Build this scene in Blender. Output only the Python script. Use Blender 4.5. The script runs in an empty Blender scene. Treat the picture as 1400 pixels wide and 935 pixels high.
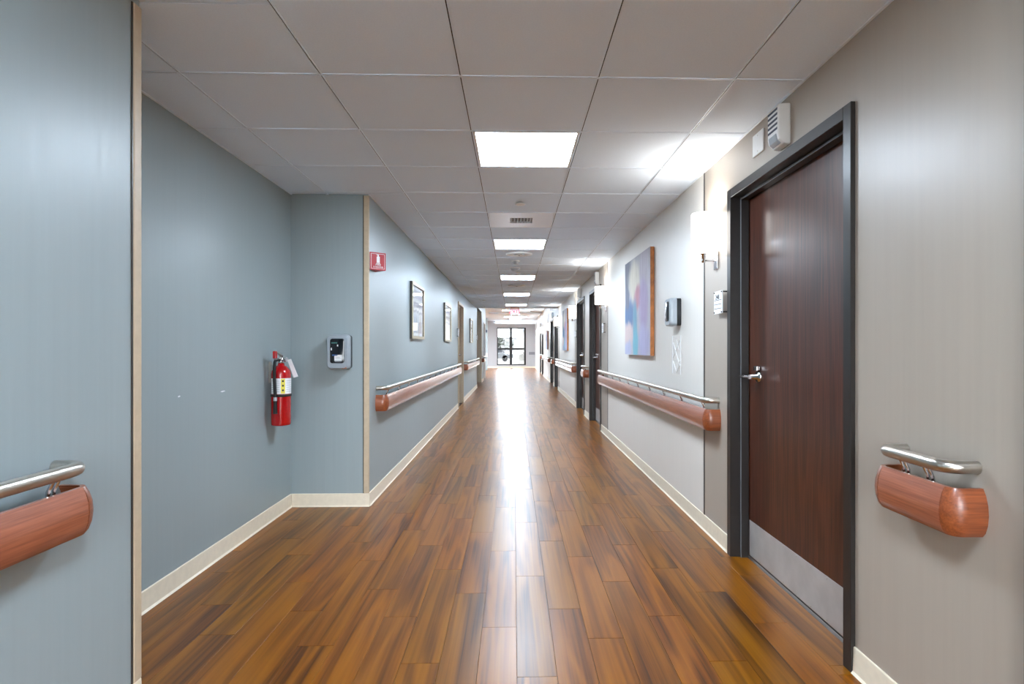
import bpy, math, random
from mathutils import Vector

random.seed(7)
scene = bpy.context.scene
COL = scene.collection
PI = math.pi

# ---------------------------------------------------------------- camera, world, exposure
CAM_H = 1.243
F_PX = 751.1
cam_data = bpy.data.cameras.new('camera')
cam = bpy.data.objects.new('camera', cam_data)
COL.objects.link(cam)
cam.location = (0, 0, CAM_H)
cam.rotation_euler = (PI / 2, 0, -0.0252)
cam_data.sensor_width = 36.0
cam_data.lens = 36.0 * F_PX / 1400.0
cam_data.shift_x = -(721.1 - 700.0) / 1400.0
cam_data.shift_y = (474.74 - 467.5) / 1400.0
cam_data.clip_start = 0.05
cam_data.clip_end = 300
scene.camera = cam

world = bpy.data.worlds.new('sky')
scene.world = world
world.use_nodes = True
bg = world.node_tree.nodes['Background']
bg.inputs['Color'].default_value = (0.88, 0.94, 1.0, 1)
bg.inputs['Strength'].default_value = 2.9

vs = scene.view_settings
vs.view_transform = 'Standard'
vs.look = 'None'
vs.exposure = 2.87
vs.gamma = 1.0
vs.use_curve_mapping = False
cy = scene.cycles
cy.use_denoising = True
cy.max_bounces = 10
cy.diffuse_bounces = 6
cy.glossy_bounces = 4
cy.transmission_bounces = 6
cy.sample_clamp_indirect = 6.0
cy.caustics_reflective = False
cy.caustics_refractive = False

PANEL_STRENGTH = 8.4     # recessed ceiling panels
SHADE_STRENGTH = 0.8      # sconce glass
BULB_WATTS = 1.2          # sconce lamp inside the shade

# ---------------------------------------------------------------- dimensions of the place (metres)
XR = 1.304      # right wall
XL = -1.137     # left wall beyond the alcove
XN = -1.295     # left wall beside the camera
XA = -1.738     # alcove side wall
Y0 = -3.4       # corridor end behind the camera
YN = 1.935      # end of near left wall
YB = 4.331      # alcove back wall
YC = 16.65      # end of the low ceiling
YE = 33.0       # far end wall
ZC = 2.434      # low ceiling
ZH = 2.84       # high ceiling
GX0, GY0, TS = -0.234, 2.4255, 0.61   # ceiling grid origin and module


# ---------------------------------------------------------------- materials
def srgb(r, g, b):
    def f(c):
        c /= 255.0
        return c / 12.92 if c <= 0.04045 else ((c + 0.055) / 1.055) ** 2.4
    return (f(r), f(g), f(b), 1.0)


class NT:
    def __init__(self, name):
        self.m = bpy.data.materials.new(name)
        self.m.use_nodes = True
        self.t = self.m.node_tree
        self.p = self.t.nodes['Principled BSDF']

    def n(self, typ, **kw):
        nd = self.t.nodes.new(typ)
        for k, v in kw.items():
            if k.startswith('i_'):
                nd.inputs[k[2:].replace('_', ' ')].default_value = v
            else:
                setattr(nd, k, v)
        return nd

    def l(self, a, b):
        self.t.links.new(a, b)

    def coords(self, scale=(1, 1, 1), kind='Object', rand=0.0):
        tc = self.n('ShaderNodeTexCoord')
        mp = self.n('ShaderNodeMapping')
        mp.inputs['Scale'].default_value = scale
        src = tc.outputs[kind]
        if rand:
            oi = self.n('ShaderNodeObjectInfo')
            mu = self.n('ShaderNodeVectorMath', operation='MULTIPLY_ADD')
            cb = self.n('ShaderNodeCombineXYZ')
            for i in range(3):
                self.l(oi.outputs['Random'], cb.inputs[i])
            self.l(cb.outputs[0], mu.inputs[0])
            mu.inputs[1].default_value = (rand, rand * 1.7, rand * 0.6)
            self.l(src, mu.inputs[2])
            src = mu.outputs[0]
        self.l(src, mp.inputs['Vector'])
        return mp.outputs['Vector']

    def noise(self, vec, scale=5, detail=3, rough=0.5, dist=0.0):
        nd = self.n('ShaderNodeTexNoise')
        nd.inputs['Scale'].default_value = scale
        nd.inputs['Detail'].default_value = detail
        nd.inputs['Roughness'].default_value = rough
        nd.inputs['Distortion'].default_value = dist
        self.l(vec, nd.inputs['Vector'])
        return nd.outputs['Fac']

    def ramp(self, fac, stops):
        r = self.n('ShaderNodeValToRGB')
        el = r.color_ramp.elements
        while len(el) < len(stops):
            el.new(0.5)
        for e, (pos, c) in zip(el, stops):
            e.position = pos
            e.color = c
        self.l(fac, r.inputs['Fac'])
        return r.outputs['Color']

    def mix(self, fac, a, b, mode='MIX'):
        m = self.n('ShaderNodeMix', data_type='RGBA', blend_type=mode)
        for sock, v in ((m.inputs[0], fac), (m.inputs[6], a), (m.inputs[7], b)):
            if hasattr(v, 'is_output'):
                self.l(v, sock)
            else:
                sock.default_value = v
        return m.outputs[2]

    def math(self, op, a, b=None, c=None):
        m = self.n('ShaderNodeMath', operation=op)
        for i, v in enumerate((a, b, c)):
            if v is None:
                continue
            if hasattr(v, 'is_output'):
                self.l(v, m.inputs[i])
            else:
                m.inputs[i].default_value = v
        return m.outputs[0]

    def bump(self, h, strength=0.1, dist=0.002):
        b = self.n('ShaderNodeBump')
        b.inputs['Strength'].default_value = strength
        b.inputs['Distance'].default_value = dist
        self.l(h, b.inputs['Height'])
        self.l(b.outputs['Normal'], self.p.inputs['Normal'])

    def set(self, color=None, rough=None, metal=None, spec=None, coat=None, coat_rough=None, emit=None, strength=None):
        p = self.p
        for v, nm in ((color, 'Base Color'), (rough, 'Roughness'), (metal, 'Metallic'), (spec, 'Specular IOR Level'),
                      (coat, 'Coat Weight'), (coat_rough, 'Coat Roughness'), (emit, 'Emission Color'), (strength, 'Emission Strength')):
            if v is None:
                continue
            if hasattr(v, 'is_output'):
                self.l(v, p.inputs[nm])
            else:
                p.inputs[nm].default_value = v
        return self


M = {}


def plain(name, color, rough=0.5, metal=0.0, spec=0.5, var=0.04, scale=30, bump=0.0, coat=0.0):
    """solid colour with a faint procedural mottling"""
    t = NT(name)
    v = t.coords()
    nz = t.noise(v, scale, 3)
    dark = tuple(c * (1 - var * 2) for c in color[:3]) + (1,)
    light = tuple(min(1, c * (1 + var * 2)) for c in color[:3]) + (1,)
    t.set(t.ramp(nz, [(0.3, dark), (0.7, light)]), rough, metal, spec, coat)
    if bump:
        t.bump(nz, bump, 0.001)
    M[name] = t.m
    return t.m


def wallpaper(name, color, rough=0.42, spec=0.5):
    """vinyl wall covering: vertical brushed streaks and a fine weave"""
    t = NT(name)
    v = t.coords((14, 14, 0.35))
    st = t.noise(v, 3.0, 4, 0.6)
    v2 = t.coords((1, 1, 1))
    big = t.noise(v2, 1.3, 2)
    fine = t.noise(t.coords((260, 260, 60)), 1.0, 2)
    a = tuple(c * 0.975 for c in color[:3]) + (1,)
    b = tuple(min(1, c * 1.025) for c in color[:3]) + (1,)
    c1 = t.ramp(st, [(0.3, a), (0.7, b)])
    c2 = t.mix(t.math('MULTIPLY', big, 0.12), c1, tuple(c * 0.8 for c in color[:3]) + (1,))
    t.set(c2, t.math('MULTIPLY_ADD', st, 0.16, rough - 0.08), 0, spec)
    t.bump(t.math('ADD', t.math('MULTIPLY', st, 0.6), t.math('MULTIPLY', fine, 0.4)), 0.07, 0.001)
    M[name] = t.m


def wood(name, dark, mid, light, along='y', rough=0.3, coat=0.3, scale=1.0, rand=0.0, grain=1.0):
    t = NT(name)
    s = {'x': (0.9, 9, 9), 'y': (9, 0.9, 9), 'z': (9, 9, 0.5)}[along]
    s2 = {'x': (5, 190, 190), 'y': (190, 5, 190), 'z': (190, 190, 4)}[along]
    v = t.coords(tuple(c * scale for c in s), rand=rand)
    nz = t.noise(v, 1.0, 3, 0.55, 0.6)
    rings = t.math('SINE', t.math('MULTIPLY', nz, 38.0))
    rings = t.math('MULTIPLY_ADD', rings, 0.5, 0.5)
    fine = t.noise(t.coords(s2, rand=rand), 1.0, 3, 0.6)
    f = t.math('ADD', t.math('MULTIPLY', rings, 0.35 * grain), t.math('MULTIPLY', fine, 0.65))
    c = t.ramp(f, [(0.22, dark), (0.5, mid), (0.8, light)])
    t.set(c, rough, 0, 0.5, coat, 0.12)
    t.bump(fine, 0.08, 0.0008)
    M[name] = t.m
    return t


def plank_wood(name, world_tiles=False):
    """brown glossy wood-look planks; each plank object gets its own tone and grain"""
    t = NT(name)
    if world_tiles:
        # too far away to tell planks apart: brick pattern for the joints
        v0 = t.coords((1, 1, 1))
        mp = t.n('ShaderNodeMapping')
        mp.inputs['Rotation'].default_value = (0, 0, PI / 2)
        mp.inputs['Location'].default_value = (0, 0.013, 0)
        t.l(v0, mp.inputs['Vector'])
        br = t.n('ShaderNodeTexBrick', offset=0.37)
        br.inputs['Color1'].default_value = (0, 0, 0, 1)
        br.inputs['Color2'].default_value = (1, 1, 1, 1)
        br.inputs['Mortar'].default_value = (0.5, 0.5, 0.5, 1)
        br.inputs['Scale'].default_value = 1.0
        br.inputs['Mortar Size'].default_value = 0.0012
        br.inputs['Brick Width'].default_value = 0.914
        br.inputs['Row Height'].default_value = 0.1524
        t.l(mp.outputs['Vector'], br.inputs['Vector'])
        rnd = br.outputs['Color']
        mortar = br.outputs['Fac']
        v = t.coords((7, 0.5, 1))
        vf = t.coords((42, 0.7, 1))
    else:
        oi = t.n('ShaderNodeObjectInfo')
        rnd = oi.outputs['Random']
        mortar = None
        v = t.coords((7, 0.5, 1), rand=37.0)
        vf = t.coords((42, 0.7, 1), rand=37.0)
    nz = t.noise(v, 1.0, 2.5, 0.5, 0.5)
    rings = t.math('MULTIPLY_ADD', t.math('SINE', t.math('MULTIPLY', nz, 30.0)), 0.5, 0.5)
    rings = t.math('POWER', rings, 1.6)
    fine = t.noise(vf, 1.0, 2.5, 0.5)
    blotch = t.noise(v, 0.55, 2, 0.5)
    vg = t.n('ShaderNodeMapping')
    vg.inputs['Scale'].default_value = (2.7, 2.2, 1)
    t.l(vf, vg.inputs['Vector'])
    pore = t.noise(vg.outputs[0], 1.0, 2, 0.5)
    f = t.math('ADD', t.math('MULTIPLY', rings, 0.24), t.math('MULTIPLY', fine, 0.40))
    f = t.math('ADD', f, t.math('MULTIPLY', blotch, 0.34))
    f = t.math('ADD', f, t.math('MULTIPLY_ADD', pore, 0.30, -0.15))
    c = t.ramp(f, [(0.26, srgb(62, 33, 16)), (0.36, srgb(102, 61, 29)), (0.50, srgb(125, 78, 38)), (0.75, srgb(146, 97, 52))])
    hsv = t.n('ShaderNodeHueSaturation')
    hsv.inputs['Saturation'].default_value = 1.16
    t.l(c, hsv.inputs['Color'])
    t.l(t.math('MULTIPLY_ADD', rnd, 0.14, 0.90), hsv.inputs['Value'])
    t.l(t.math('MULTIPLY_ADD', rnd, -0.010, 0.508), hsv.inputs['Hue'])
    col = hsv.outputs['Color']
    if mortar is not None:
        col = t.mix(mortar, col, srgb(40, 22, 14))
    scr = t.noise(t.coords((3, 3, 1)), 2.0, 4, 0.7)
    t.set(col, t.math('MULTIPLY_ADD', scr, 0.05, 0.276), 0, 0.40)
    M[name] = t.m


def blobs(name, base, spots, half=(0.5, 0.5), axes=('Y', 'Z'), streak=(3, 3, 0.8), rough=0.6, warp=0.25):
    """abstract brushwork: soft patches of paint placed in the picture plane (u, v in -1..1)"""
    t = NT(name)
    tc = t.n('ShaderNodeTexCoord')
    nz = t.n('ShaderNodeTexNoise')
    mp = t.n('ShaderNodeMapping')
    mp.inputs['Scale'].default_value = streak
    t.l(tc.outputs['Object'], mp.inputs['Vector'])
    t.l(mp.outputs[0], nz.inputs['Vector'])
    nz.inputs['Scale'].default_value = 2.2
    nz.inputs['Detail'].default_value = 4
    ma = t.n('ShaderNodeVectorMath', operation='MULTIPLY_ADD')
    t.l(nz.outputs['Color'], ma.inputs[0])
    ma.inputs[1].default_value = (warp, warp, warp)
    t.l(tc.outputs['Object'], ma.inputs[2])
    sp = t.n('ShaderNodeSeparateXYZ')
    t.l(ma.outputs[0], sp.inputs[0])
    U = t.math('MULTIPLY_ADD', sp.outputs[axes[0]], 1 / half[0], -warp * 0.5 / half[0])
    V = t.math('MULTIPLY_ADD', sp.outputs[axes[1]], 1 / half[1], -warp * 0.5 / half[1])
    col = base
    for (u, v, ru, rv, c) in spots:
        du = t.math('MULTIPLY_ADD', U, 1 / ru, -u / ru)
        dv = t.math('MULTIPLY_ADD', V, 1 / rv, -v / rv)
        d = t.math('ADD', t.math('MULTIPLY', du, du), t.math('MULTIPLY', dv, dv))
        m = t.n('ShaderNodeMapRange', interpolation_type='SMOOTHSTEP')
        m.inputs['From Min'].default_value = 1.6
        m.inputs['From Max'].default_value = 0.25
        t.l(d, m.inputs['Value'])
        col = t.mix(m.outputs[0], col, c)
    mp2 = t.n('ShaderNodeMapping')
    mp2.inputs['Scale'].default_value = (30, 30, 4)
    t.l(tc.outputs['Object'], mp2.inputs['Vector'])
    br = t.noise(mp2.outputs[0], 1.0, 4, 0.7)
    hs = t.n('ShaderNodeHueSaturation')
    hs.inputs['Saturation'].default_value = 1.0
    t.l(col, hs.inputs['Color'])
    t.l(t.math('MULTIPLY_ADD', br, 0.5, 0.55), hs.inputs['Value'])
    t.set(hs.outputs['Color'], rough, 0, 0.3)
    M[name] = t.m


def emissive(name, color, strength, base=(0.9, 0.9, 0.9, 1)):
    t = NT(name)
    t.set(base, 0.5, 0, 0.3, emit=color, strength=strength)
    M[name] = t.m


wallpaper('blue_vinyl', srgb(150, 162, 164), 0.38)
wallpaper('taupe_vinyl', srgb(168, 157, 144), 0.38)
wallpaper('white_vinyl', srgb(222, 217, 209), 0.42)
wallpaper('end_vinyl', srgb(168, 168, 170), 0.42)
plain('back_wall', srgb(200, 200, 198), 0.6)
plain('cream_base', srgb(228, 216, 194), 0.45, var=0.02, bump=0.05)
plain('beige_guard', srgb(190, 172, 146), 0.45, var=0.03)
plain('dark_strip', srgb(62, 58, 55), 0.35, metal=0.3)
plain('ceiling_tile', srgb(228, 240, 252), 0.9, spec=0.2, var=0.012, scale=160, bump=0.25)
plain('ceiling_plain', srgb(228, 240, 252), 0.9, spec=0.2, var=0.01)
plain('grid_white', srgb(228, 240, 252), 0.4, var=0.01)
plain('grid_slot', srgb(42, 42, 42), 0.7, var=0.02)
plank_wood('plank')
plank_wood('plank_far', True)
plain('sub_floor', srgb(38, 24, 16), 0.8)
plain('bronze_frame', srgb(42, 38, 36), 0.32, metal=0.15, var=0.03)
plain('black_rubber', srgb(12, 12, 13), 0.6)
wood('door_veneer', srgb(44, 20, 12), srgb(78, 39, 24), srgb(104, 57, 38), 'z', 0.34, 0.25, 1.0, grain=0.5)
wood('cherry_long', srgb(130, 70, 48), srgb(168, 98, 70), srgb(188, 120, 90), 'y', 0.3, 0.9, 1.2, grain=0.25)
wood('cherry_cap', srgb(112, 54, 26), srgb(150, 80, 44), srgb(172, 102, 62), 'x', 0.36, 0.25, 1.2, grain=0.3)
plain('satin_steel', srgb(196, 190, 180), 0.3, metal=1.0, var=0.02)
plain('brushed_plate', srgb(196, 193, 190), 0.42, metal=0.45, var=0.05, scale=8)
plain('chrome', srgb(205, 205, 208), 0.15, metal=1.0, var=0.01)
plain('white_plastic', srgb(226, 226, 224), 0.4, var=0.01)
plain('grey_plastic', srgb(150, 158, 164), 0.3, var=0.02, coat=0.3)
plain('black_gloss', srgb(14, 18, 24), 0.12, var=0.02)
plain('slot_blue', srgb(34, 46, 70), 0.4)
plain('paper_white', srgb(232, 234, 236), 0.6, var=0.01)
plain('ink_black', srgb(30, 30, 32), 0.6)
plain('ink_green', srgb(70, 128, 120), 0.5)
plain('ink_blue', srgb(60, 96, 150), 0.5)
plain('extinguisher_red', srgb(172, 8, 16), 0.2, var=0.02, coat=0.5)
plain('sign_red', srgb(166, 12, 30), 0.35, var=0.02)
plain('label_yellow', srgb(226, 210, 84), 0.5)
plain('tan_plastic', srgb(160, 110, 84), 0.5)
plain('white_paint', srgb(226, 226, 224), 0.45, var=0.01)
plain('canvas_side', srgb(172, 106, 54), 0.6, var=0.18, scale=14)
plain('champagne', srgb(178, 166, 140), 0.3, metal=0.6)
plain('frame_dark', srgb(40, 36, 34), 0.4)
plain('window_black', srgb(16, 15, 15), 0.5)
plain('fixture_grey', srgb(176, 182, 188), 0.4)
plain('vent_white', srgb(240, 247, 255), 0.25, var=0.004)
plain('vent_grey', srgb(120, 122, 126), 0.5)
plain('beige_sign', srgb(206, 190, 168), 0.5)
plain('outdoor_paving', srgb(116, 116, 114), 0.9, bump=0.2)
plain('outdoor_wall', srgb(88, 86, 82), 0.9, bump=0.2)
plain('outdoor_far_wall', srgb(78, 78, 78), 0.9)
plain('outdoor_roof', srgb(58, 58, 58), 0.8)
plain('outdoor_brick', srgb(72, 70, 66), 0.9, var=0.2, scale=20)
plain('leaf_dark', srgb(38, 42, 34), 0.8, var=0.2)
plain('bark', srgb(70, 60, 52), 0.9)
plain('car_paint', srgb(64, 66, 68), 0.25)
plain('car_glass', srgb(30, 32, 36), 0.1)
emissive('panel_glow', (0.80, 0.95, 1.12, 1), PANEL_STRENGTH)
emissive('shade_glow', (1.0, 0.95, 0.89, 1), SHADE_STRENGTH)
emissive('exit_glow', (0.95, 0.03, 0.12, 1), 0.11, srgb(150, 10, 30))
emissive('exit_face', (1.0, 0.8, 0.84, 1), 0.03, (0.45, 0.38, 0.39, 1))

tg = NT('acrylic')
tg.set((0.86, 0.9, 0.92, 1), 0.12, 0, 0.5)
tg.p.inputs['Alpha'].default_value = 0.55
M['acrylic'] = tg.m
tg = NT('clear_film')
tg.set((0.95, 0.96, 0.97, 1), 0.3, 0, 0.1)
tg.p.inputs['Alpha'].default_value = 0.06
M['clear_film'] = tg.m
tg = NT('window_glass')
tr = tg.n('ShaderNodeBsdfTransparent')
gl = tg.n('ShaderNodeBsdfGlossy')
gl.inputs['Roughness'].default_value = 0.02
fr = tg.n('ShaderNodeFresnel')
mx = tg.n('ShaderNodeMixShader')
gm = tg.n('ShaderNodeNewGeometry')
tg.l(tg.math('MULTIPLY', fr.outputs[0], tg.math('SUBTRACT', 1.0, gm.outputs['Backfacing'])), mx.inputs[0])
tg.l(tr.outputs[0], mx.inputs[1])
tg.l(gl.outputs[0], mx.inputs[2])
tg.l(mx.outputs[0], tg.t.nodes['Material Output'].inputs['Surface'])
M['window_glass'] = tg.m

# abstract canvas: u runs along +Y (away from the camera = picture left), v up
blobs('abstract_canvas', srgb(196, 192, 200), [
    (0.0, 0.85, 1.2, 0.35, srgb(176, 172, 176)),
    (0.80, 0.72, 0.35, 0.5, srgb(122, 122, 132)),
    (0.15, 0.50, 0.50, 0.42, srgb(214, 206, 190)),
    (-0.55, 0.70, 0.35, 0.5, srgb(190, 180, 190)),
    (-0.10, 0.15, 0.28, 0.26, srgb(196, 142, 154)),
    (-0.55, -0.05, 0.35, 0.55, srgb(182, 164, 196)),
    (0.62, -0.12, 0.50, 0.30, srgb(104, 130, 168)),
    (0.75, 0.22, 0.20, 0.25, srgb(118, 122, 138)),
    (0.70, -0.55, 0.45, 0.25, srgb(222, 200, 196)),
    (0.10, -0.30, 0.16, 0.40, srgb(126, 166, 188)),
    (0.05, -0.80, 0.20, 0.42, srgb(132, 190, 206)),
    (-0.55, -0.75, 0.40, 0.35, srgb(192, 188, 220)),
    (0.75, -0.9, 0.35, 0.2, srgb(190, 192, 218)),
], half=(0.565, 0.505), streak=(3.5, 3.5, 1.4), warp=0.16)
blobs('reed_print', srgb(218, 218, 222), [
    (0.0, 0.75, 1.3, 0.14, srgb(206, 204, 214)),
    (0.0, 0.48, 1.3, 0.08, srgb(240, 240, 236)),
    (0.0, 0.30, 1.3, 0.12, srgb(176, 174, 182)),
    (0.0, 0.10, 1.3, 0.06, srgb(236, 234, 230)),
    (0.0, -0.02, 1.3, 0.06, srgb(160, 158, 166)),
    (-0.45, -0.55, 0.16, 0.5, srgb(128, 152, 176)),
    (0.1, -0.60, 0.12, 0.55, srgb(170, 186, 196)),
    (0.55, -0.6, 0.15, 0.5, srgb(206, 190, 172)),
    (-0.15, -0.7, 0.08, 0.5, srgb(84, 98, 112)),
], half=(0.33, 0.25), streak=(3, 6, 1.0), warp=0.12)


# ---------------------------------------------------------------- mesh helpers
class MB:
    """collects shapes in world coordinates and links them as one mesh object"""

    def __init__(self):
        self.v, self.f, self.m, self.s = [], [], [], []

    def add(self, verts, faces, mat=0, smooth=False):
        o = len(self.v)
        self.v += [tuple(p) for p in verts]
        for fc in faces:
            self.f.append([i + o for i in fc])
            self.m.append(mat)
            self.s.append(smooth)
        return self

    def box(self, x0, x1, y0, y1, z0, z1, mat=0):
        x0, x1 = min(x0, x1), max(x0, x1)
        y0, y1 = min(y0, y1), max(y0, y1)
        z0, z1 = min(z0, z1), max(z0, z1)
        v = [(x0, y0, z0), (x1, y0, z0), (x1, y1, z0), (x0, y1, z0), (x0, y0, z1), (x1, y0, z1), (x1, y1, z1), (x0, y1, z1)]
        return self.add(v, [(3, 2, 1, 0), (4, 5, 6, 7), (0, 1, 5, 4), (1, 2, 6, 5), (2, 3, 7, 6), (3, 0, 4, 7)], mat)

    def prism(self, poly, axis, a, b, mat=0, smooth=False):
        """polygon of 2-D points extruded along axis from a to b; the 2-D axes are the two others in xyz order"""
        n = len(poly)

        def p(q, w):
            return {'x': (w, q[0], q[1]), 'y': (q[0], w, q[1]), 'z': (q[0], q[1], w)}[axis]
        v = [p(q, a) for q in poly] + [p(q, b) for q in poly]
        fs = [tuple(range(n))[::-1], tuple(range(n, 2 * n))]
        self.add(v, fs, mat, False)
        o = len(self.v) - 2 * n
        for i in range(n):
            j = (i + 1) % n
            self.f.append([o + i, o + j, o + n + j, o + n + i])
            self.m.append(mat)
            self.s.append(smooth)
        return self

    def tube(self, pts, r, seg=12, mat=0, caps=True):
        pts = [Vector(p) for p in pts]
        n = len(pts)
        rr = r if isinstance(r, (list, tuple)) else [r] * n
        rings = []
        up = None
        for i in range(n):
            t = (pts[min(i + 1, n - 1)] - pts[max(i - 1, 0)]).normalized()
            if up is None:
                up = Vector((0, 0, 1)) if abs(t.z) < 0.9 else Vector((1, 0, 0))
            a = t.cross(up)
            if a.length < 1e-6:
                a = t.orthogonal()
            a.normalize()
            b = a.cross(t).normalized()
            up = b
            rings.append([pts[i] + (a * math.cos(2 * PI * k / seg) + b * math.sin(2 * PI * k / seg)) * rr[i] for k in range(seg)])
        v = [p for r_ in rings for p in r_]
        f = []
        for i in range(n - 1):
            for k in range(seg):
                k2 = (k + 1) % seg
                f.append((i * seg + k2, i * seg + k, (i + 1) * seg + k, (i + 1) * seg + k2))
        self.add(v, f, mat, True)
        if caps:
            self.add(rings[0], [tuple(range(seg))], mat)
            self.add(rings[-1], [tuple(range(seg))[::-1]], mat)
        return self

    def lathe(self, prof, c, axis='z', seg=24, mat=0, a0=0.0, a1=2 * PI, smooth=True):
        """profile of (radius, height) turned about an axis through c"""
        full = abs(a1 - a0 - 2 * PI) < 1e-6
        ns = seg if full else seg + 1
        v = []
        for (r, h) in prof:
            for k in range(ns):
                an = a0 + (a1 - a0) * k / seg
                x, y = r * math.cos(an), r * math.sin(an)
                q = {'z': (x, y, h), 'x': (h, x, y), 'y': (y, h, x)}[axis]
                v.append((c[0] + q[0], c[1] + q[1], c[2] + q[2]))
        f = []
        for i in range(len(prof) - 1):
            for k in range(ns if full else ns - 1):
                k2 = (k + 1) % ns
                f.append((i * ns + k, i * ns + k2, (i + 1) * ns + k2, (i + 1) * ns + k))
        return self.add(v, f, mat, smooth)

    def build(self, name, mats, parent=None, bevel=0.0, seg=2, origin=None, link=True):
        if isinstance(mats, str):
            mats = [mats]
        if parent is not None:
            off = wloc(parent)
        elif origin is not None:
            off = Vector(origin)
        else:
            xs, ys, zs = zip(*self.v)
            off = Vector(((min(xs) + max(xs)) / 2, (min(ys) + max(ys)) / 2, min(zs)))
        me = bpy.data.meshes.new(name)
        me.from_pydata([(a - off.x, b - off.y, c - off.z) for a, b, c in self.v], [], self.f)
        for m in mats:
            me.materials.append(M[m])
        me.polygons.foreach_set('material_index', self.m)
        me.polygons.foreach_set('use_smooth', self.s)
        me.update()
        ob = bpy.data.objects.new(name, me)
        COL.objects.link(ob)
        if parent is not None:
            ob.parent = parent
        else:
            ob.location = off
        WL[ob.name] = off
        if bevel:
            bm = ob.modifiers.new('bevel', 'BEVEL')
            bm.width = bevel
            bm.segments = seg
            bm.limit_method = 'ANGLE'
            bm.angle_limit = math.radians(40)
            bm.harden_normals = False
        return ob


WL = {}


def wloc(o):
    return WL[o.name]


def tag(o, label, cat, group=None, kind=None):
    o['label'] = label
    o['category'] = cat
    if group:
        o['group'] = group
    if kind:
        o['kind'] = kind
    return o


def thing(name, label, cat, loc, group=None, kind=None):
    o = bpy.data.objects.new(name, None)
    o.empty_display_size = 0.1
    COL.objects.link(o)
    o.location = loc
    WL[o.name] = Vector(loc)
    return tag(o, label, cat, group, kind)


def text_part(s, size, name, mat, parent, pos, xdir, updir, depth=0.0008, align='CENTER', sx=1.0):
    """raised lettering: flat letters in the plane spanned by xdir and updir"""
    cu = bpy.data.curves.new(name + '_curve', 'FONT')
    cu.body = s
    cu.size = size
    cu.extrude = depth
    cu.align_x = align
    cu.align_y = 'CENTER'
    cu.resolution_u = 3
    tmp = bpy.data.objects.new(name + '_tmp', cu)
    COL.objects.link(tmp)
    bpy.context.view_layer.update()
    dg = bpy.context.evaluated_depsgraph_get()
    me = bpy.data.meshes.new_from_object(tmp.evaluated_get(dg))
    bpy.data.objects.remove(tmp)
    xd, ud = Vector(xdir).normalized(), Vector(updir).normalized()
    nd = xd.cross(ud)
    off = wloc(parent)
    p = Vector(pos)
    for v in me.vertices:
        c = v.co.copy()
        v.co = p + xd * (c.x * sx) + ud * c.y + nd * c.z - off
    me.materials.clear()
    me.materials.append(M[mat])
    ob = bpy.data.objects.new(name, me)
    COL.objects.link(ob)
    ob.parent = parent
    WL[ob.name] = off
    return ob


def rrect(cx, cz, w, h, r, n=5):
    pts = []
    for (sx, sz, a0) in ((1, 1, 0), (-1, 1, PI / 2), (-1, -1, PI), (1, -1, 1.5 * PI)):
        for k in range(n + 1):
            a = a0 + (PI / 2) * k / n
            pts.append((cx + sx * (w / 2 - r) + r * math.cos(a), cz + sz * (h / 2 - r) + r * math.sin(a)))
    return pts


# ---------------------------------------------------------------- structure: door list and walls
# right side doors: outer edges of the frames
RD = [(0.14, 1.355), (2.065, 3.28), (8.13, 9.345), (10.03, 11.245), (16.1, 17.315), (18.0, 19.215), (23.9, 25.115), (25.8, 27.015)]
SEAMS = [3.725, 7.574, 11.62, 15.6, 19.58, 23.45, 27.4]
FR_W, FR_TOP, FR_HEAD = 0.05, 2.183, 0.052
LEAF = 0.09      # leaf face behind wall face
WT = 0.16        # wall thickness
ZT = 2.95        # top of walls


def bay(y):
    k = sum(1 for s in SEAMS if s <= y)
    return 1 if k % 2 == 1 else 0


def wall_run(mb, x0, x1, y0, y1, openings, cuts=(), matf=lambda y: 0):
    """wall along Y with rectangular openings (ya, yb, head height)"""
    ys = sorted(set([y0, y1] + [c for c in cuts if y0 < c < y1] + [v for o in openings for v in o[:2] if y0 <= v <= y1]))
    for a, b in zip(ys[:-1], ys[1:]):
        mid = (a + b) / 2
        zlow = 0.0
        for (oa, ob, h) in openings:
            if oa < mid < ob:
                zlow = h
        mb.box(x0, x1, a, b, zlow, ZT, matf(mid))


mb = MB()
wall_run(mb, XR, XR + WT, Y0, YE, [(a + 0.02, b - 0.02, FR_TOP - 0.02) for a, b in RD], SEAMS, bay)
tag(mb.build('wall_right', ['taupe_vinyl', 'white_vinyl'], origin=(XR, 0, 0)), 'long corridor wall with taupe and off-white vinyl bays and wooden doors', 'wall', kind='structure')

mb = MB()
mb.box(XN - WT, XN, Y0, YN, 0, ZT)
mb.box(XA, XN - WT, YN - 0.15, YN, 0, ZT)
tag(mb.build('wall_left', 'blue_vinyl', origin=(XN, 0, 0)), 'blue vinyl wall ending in a beige corner guard before the alcove', 'wall', kind='structure')
mb = MB()
mb.box(XA - WT, XA, YN - 0.3, YB + 0.1, 0, ZT)
tag(mb.build('wall_alcove_side', 'blue_vinyl', origin=(XA, 0, 0)), 'blue alcove side wall carrying the red fire extinguisher', 'wall', kind='structure')
mb = MB()
mb.box(XA - WT, XL, YB, YB + 0.1, 0, ZT)
tag(mb.build('wall_alcove_back', 'blue_vinyl', origin=(XA, YB, 0)), 'blue alcove back wall carrying the grey hand sanitizer dispenser', 'wall', kind='structure')

LD1 = (11.25, 12.39)
LOP = (17.07, 19.38)
LD2 = (20.9, 22.1)
mb = MB()
wall_run(mb, XL - WT, XL, YB + 0.1, 22.4, [(LD1[0] + 0.02, LD1[1] - 0.02, FR_TOP - 0.02), (LOP[0], LOP[1], 2.5), (LD2[0] + 0.02, LD2[1] - 0.02, FR_TOP - 0.02)])
tag(mb.build('wall_left', 'blue_vinyl', origin=(XL, 0, 0)), 'long blue corridor wall with framed prints beyond the alcove', 'wall', kind='structure')

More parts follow.
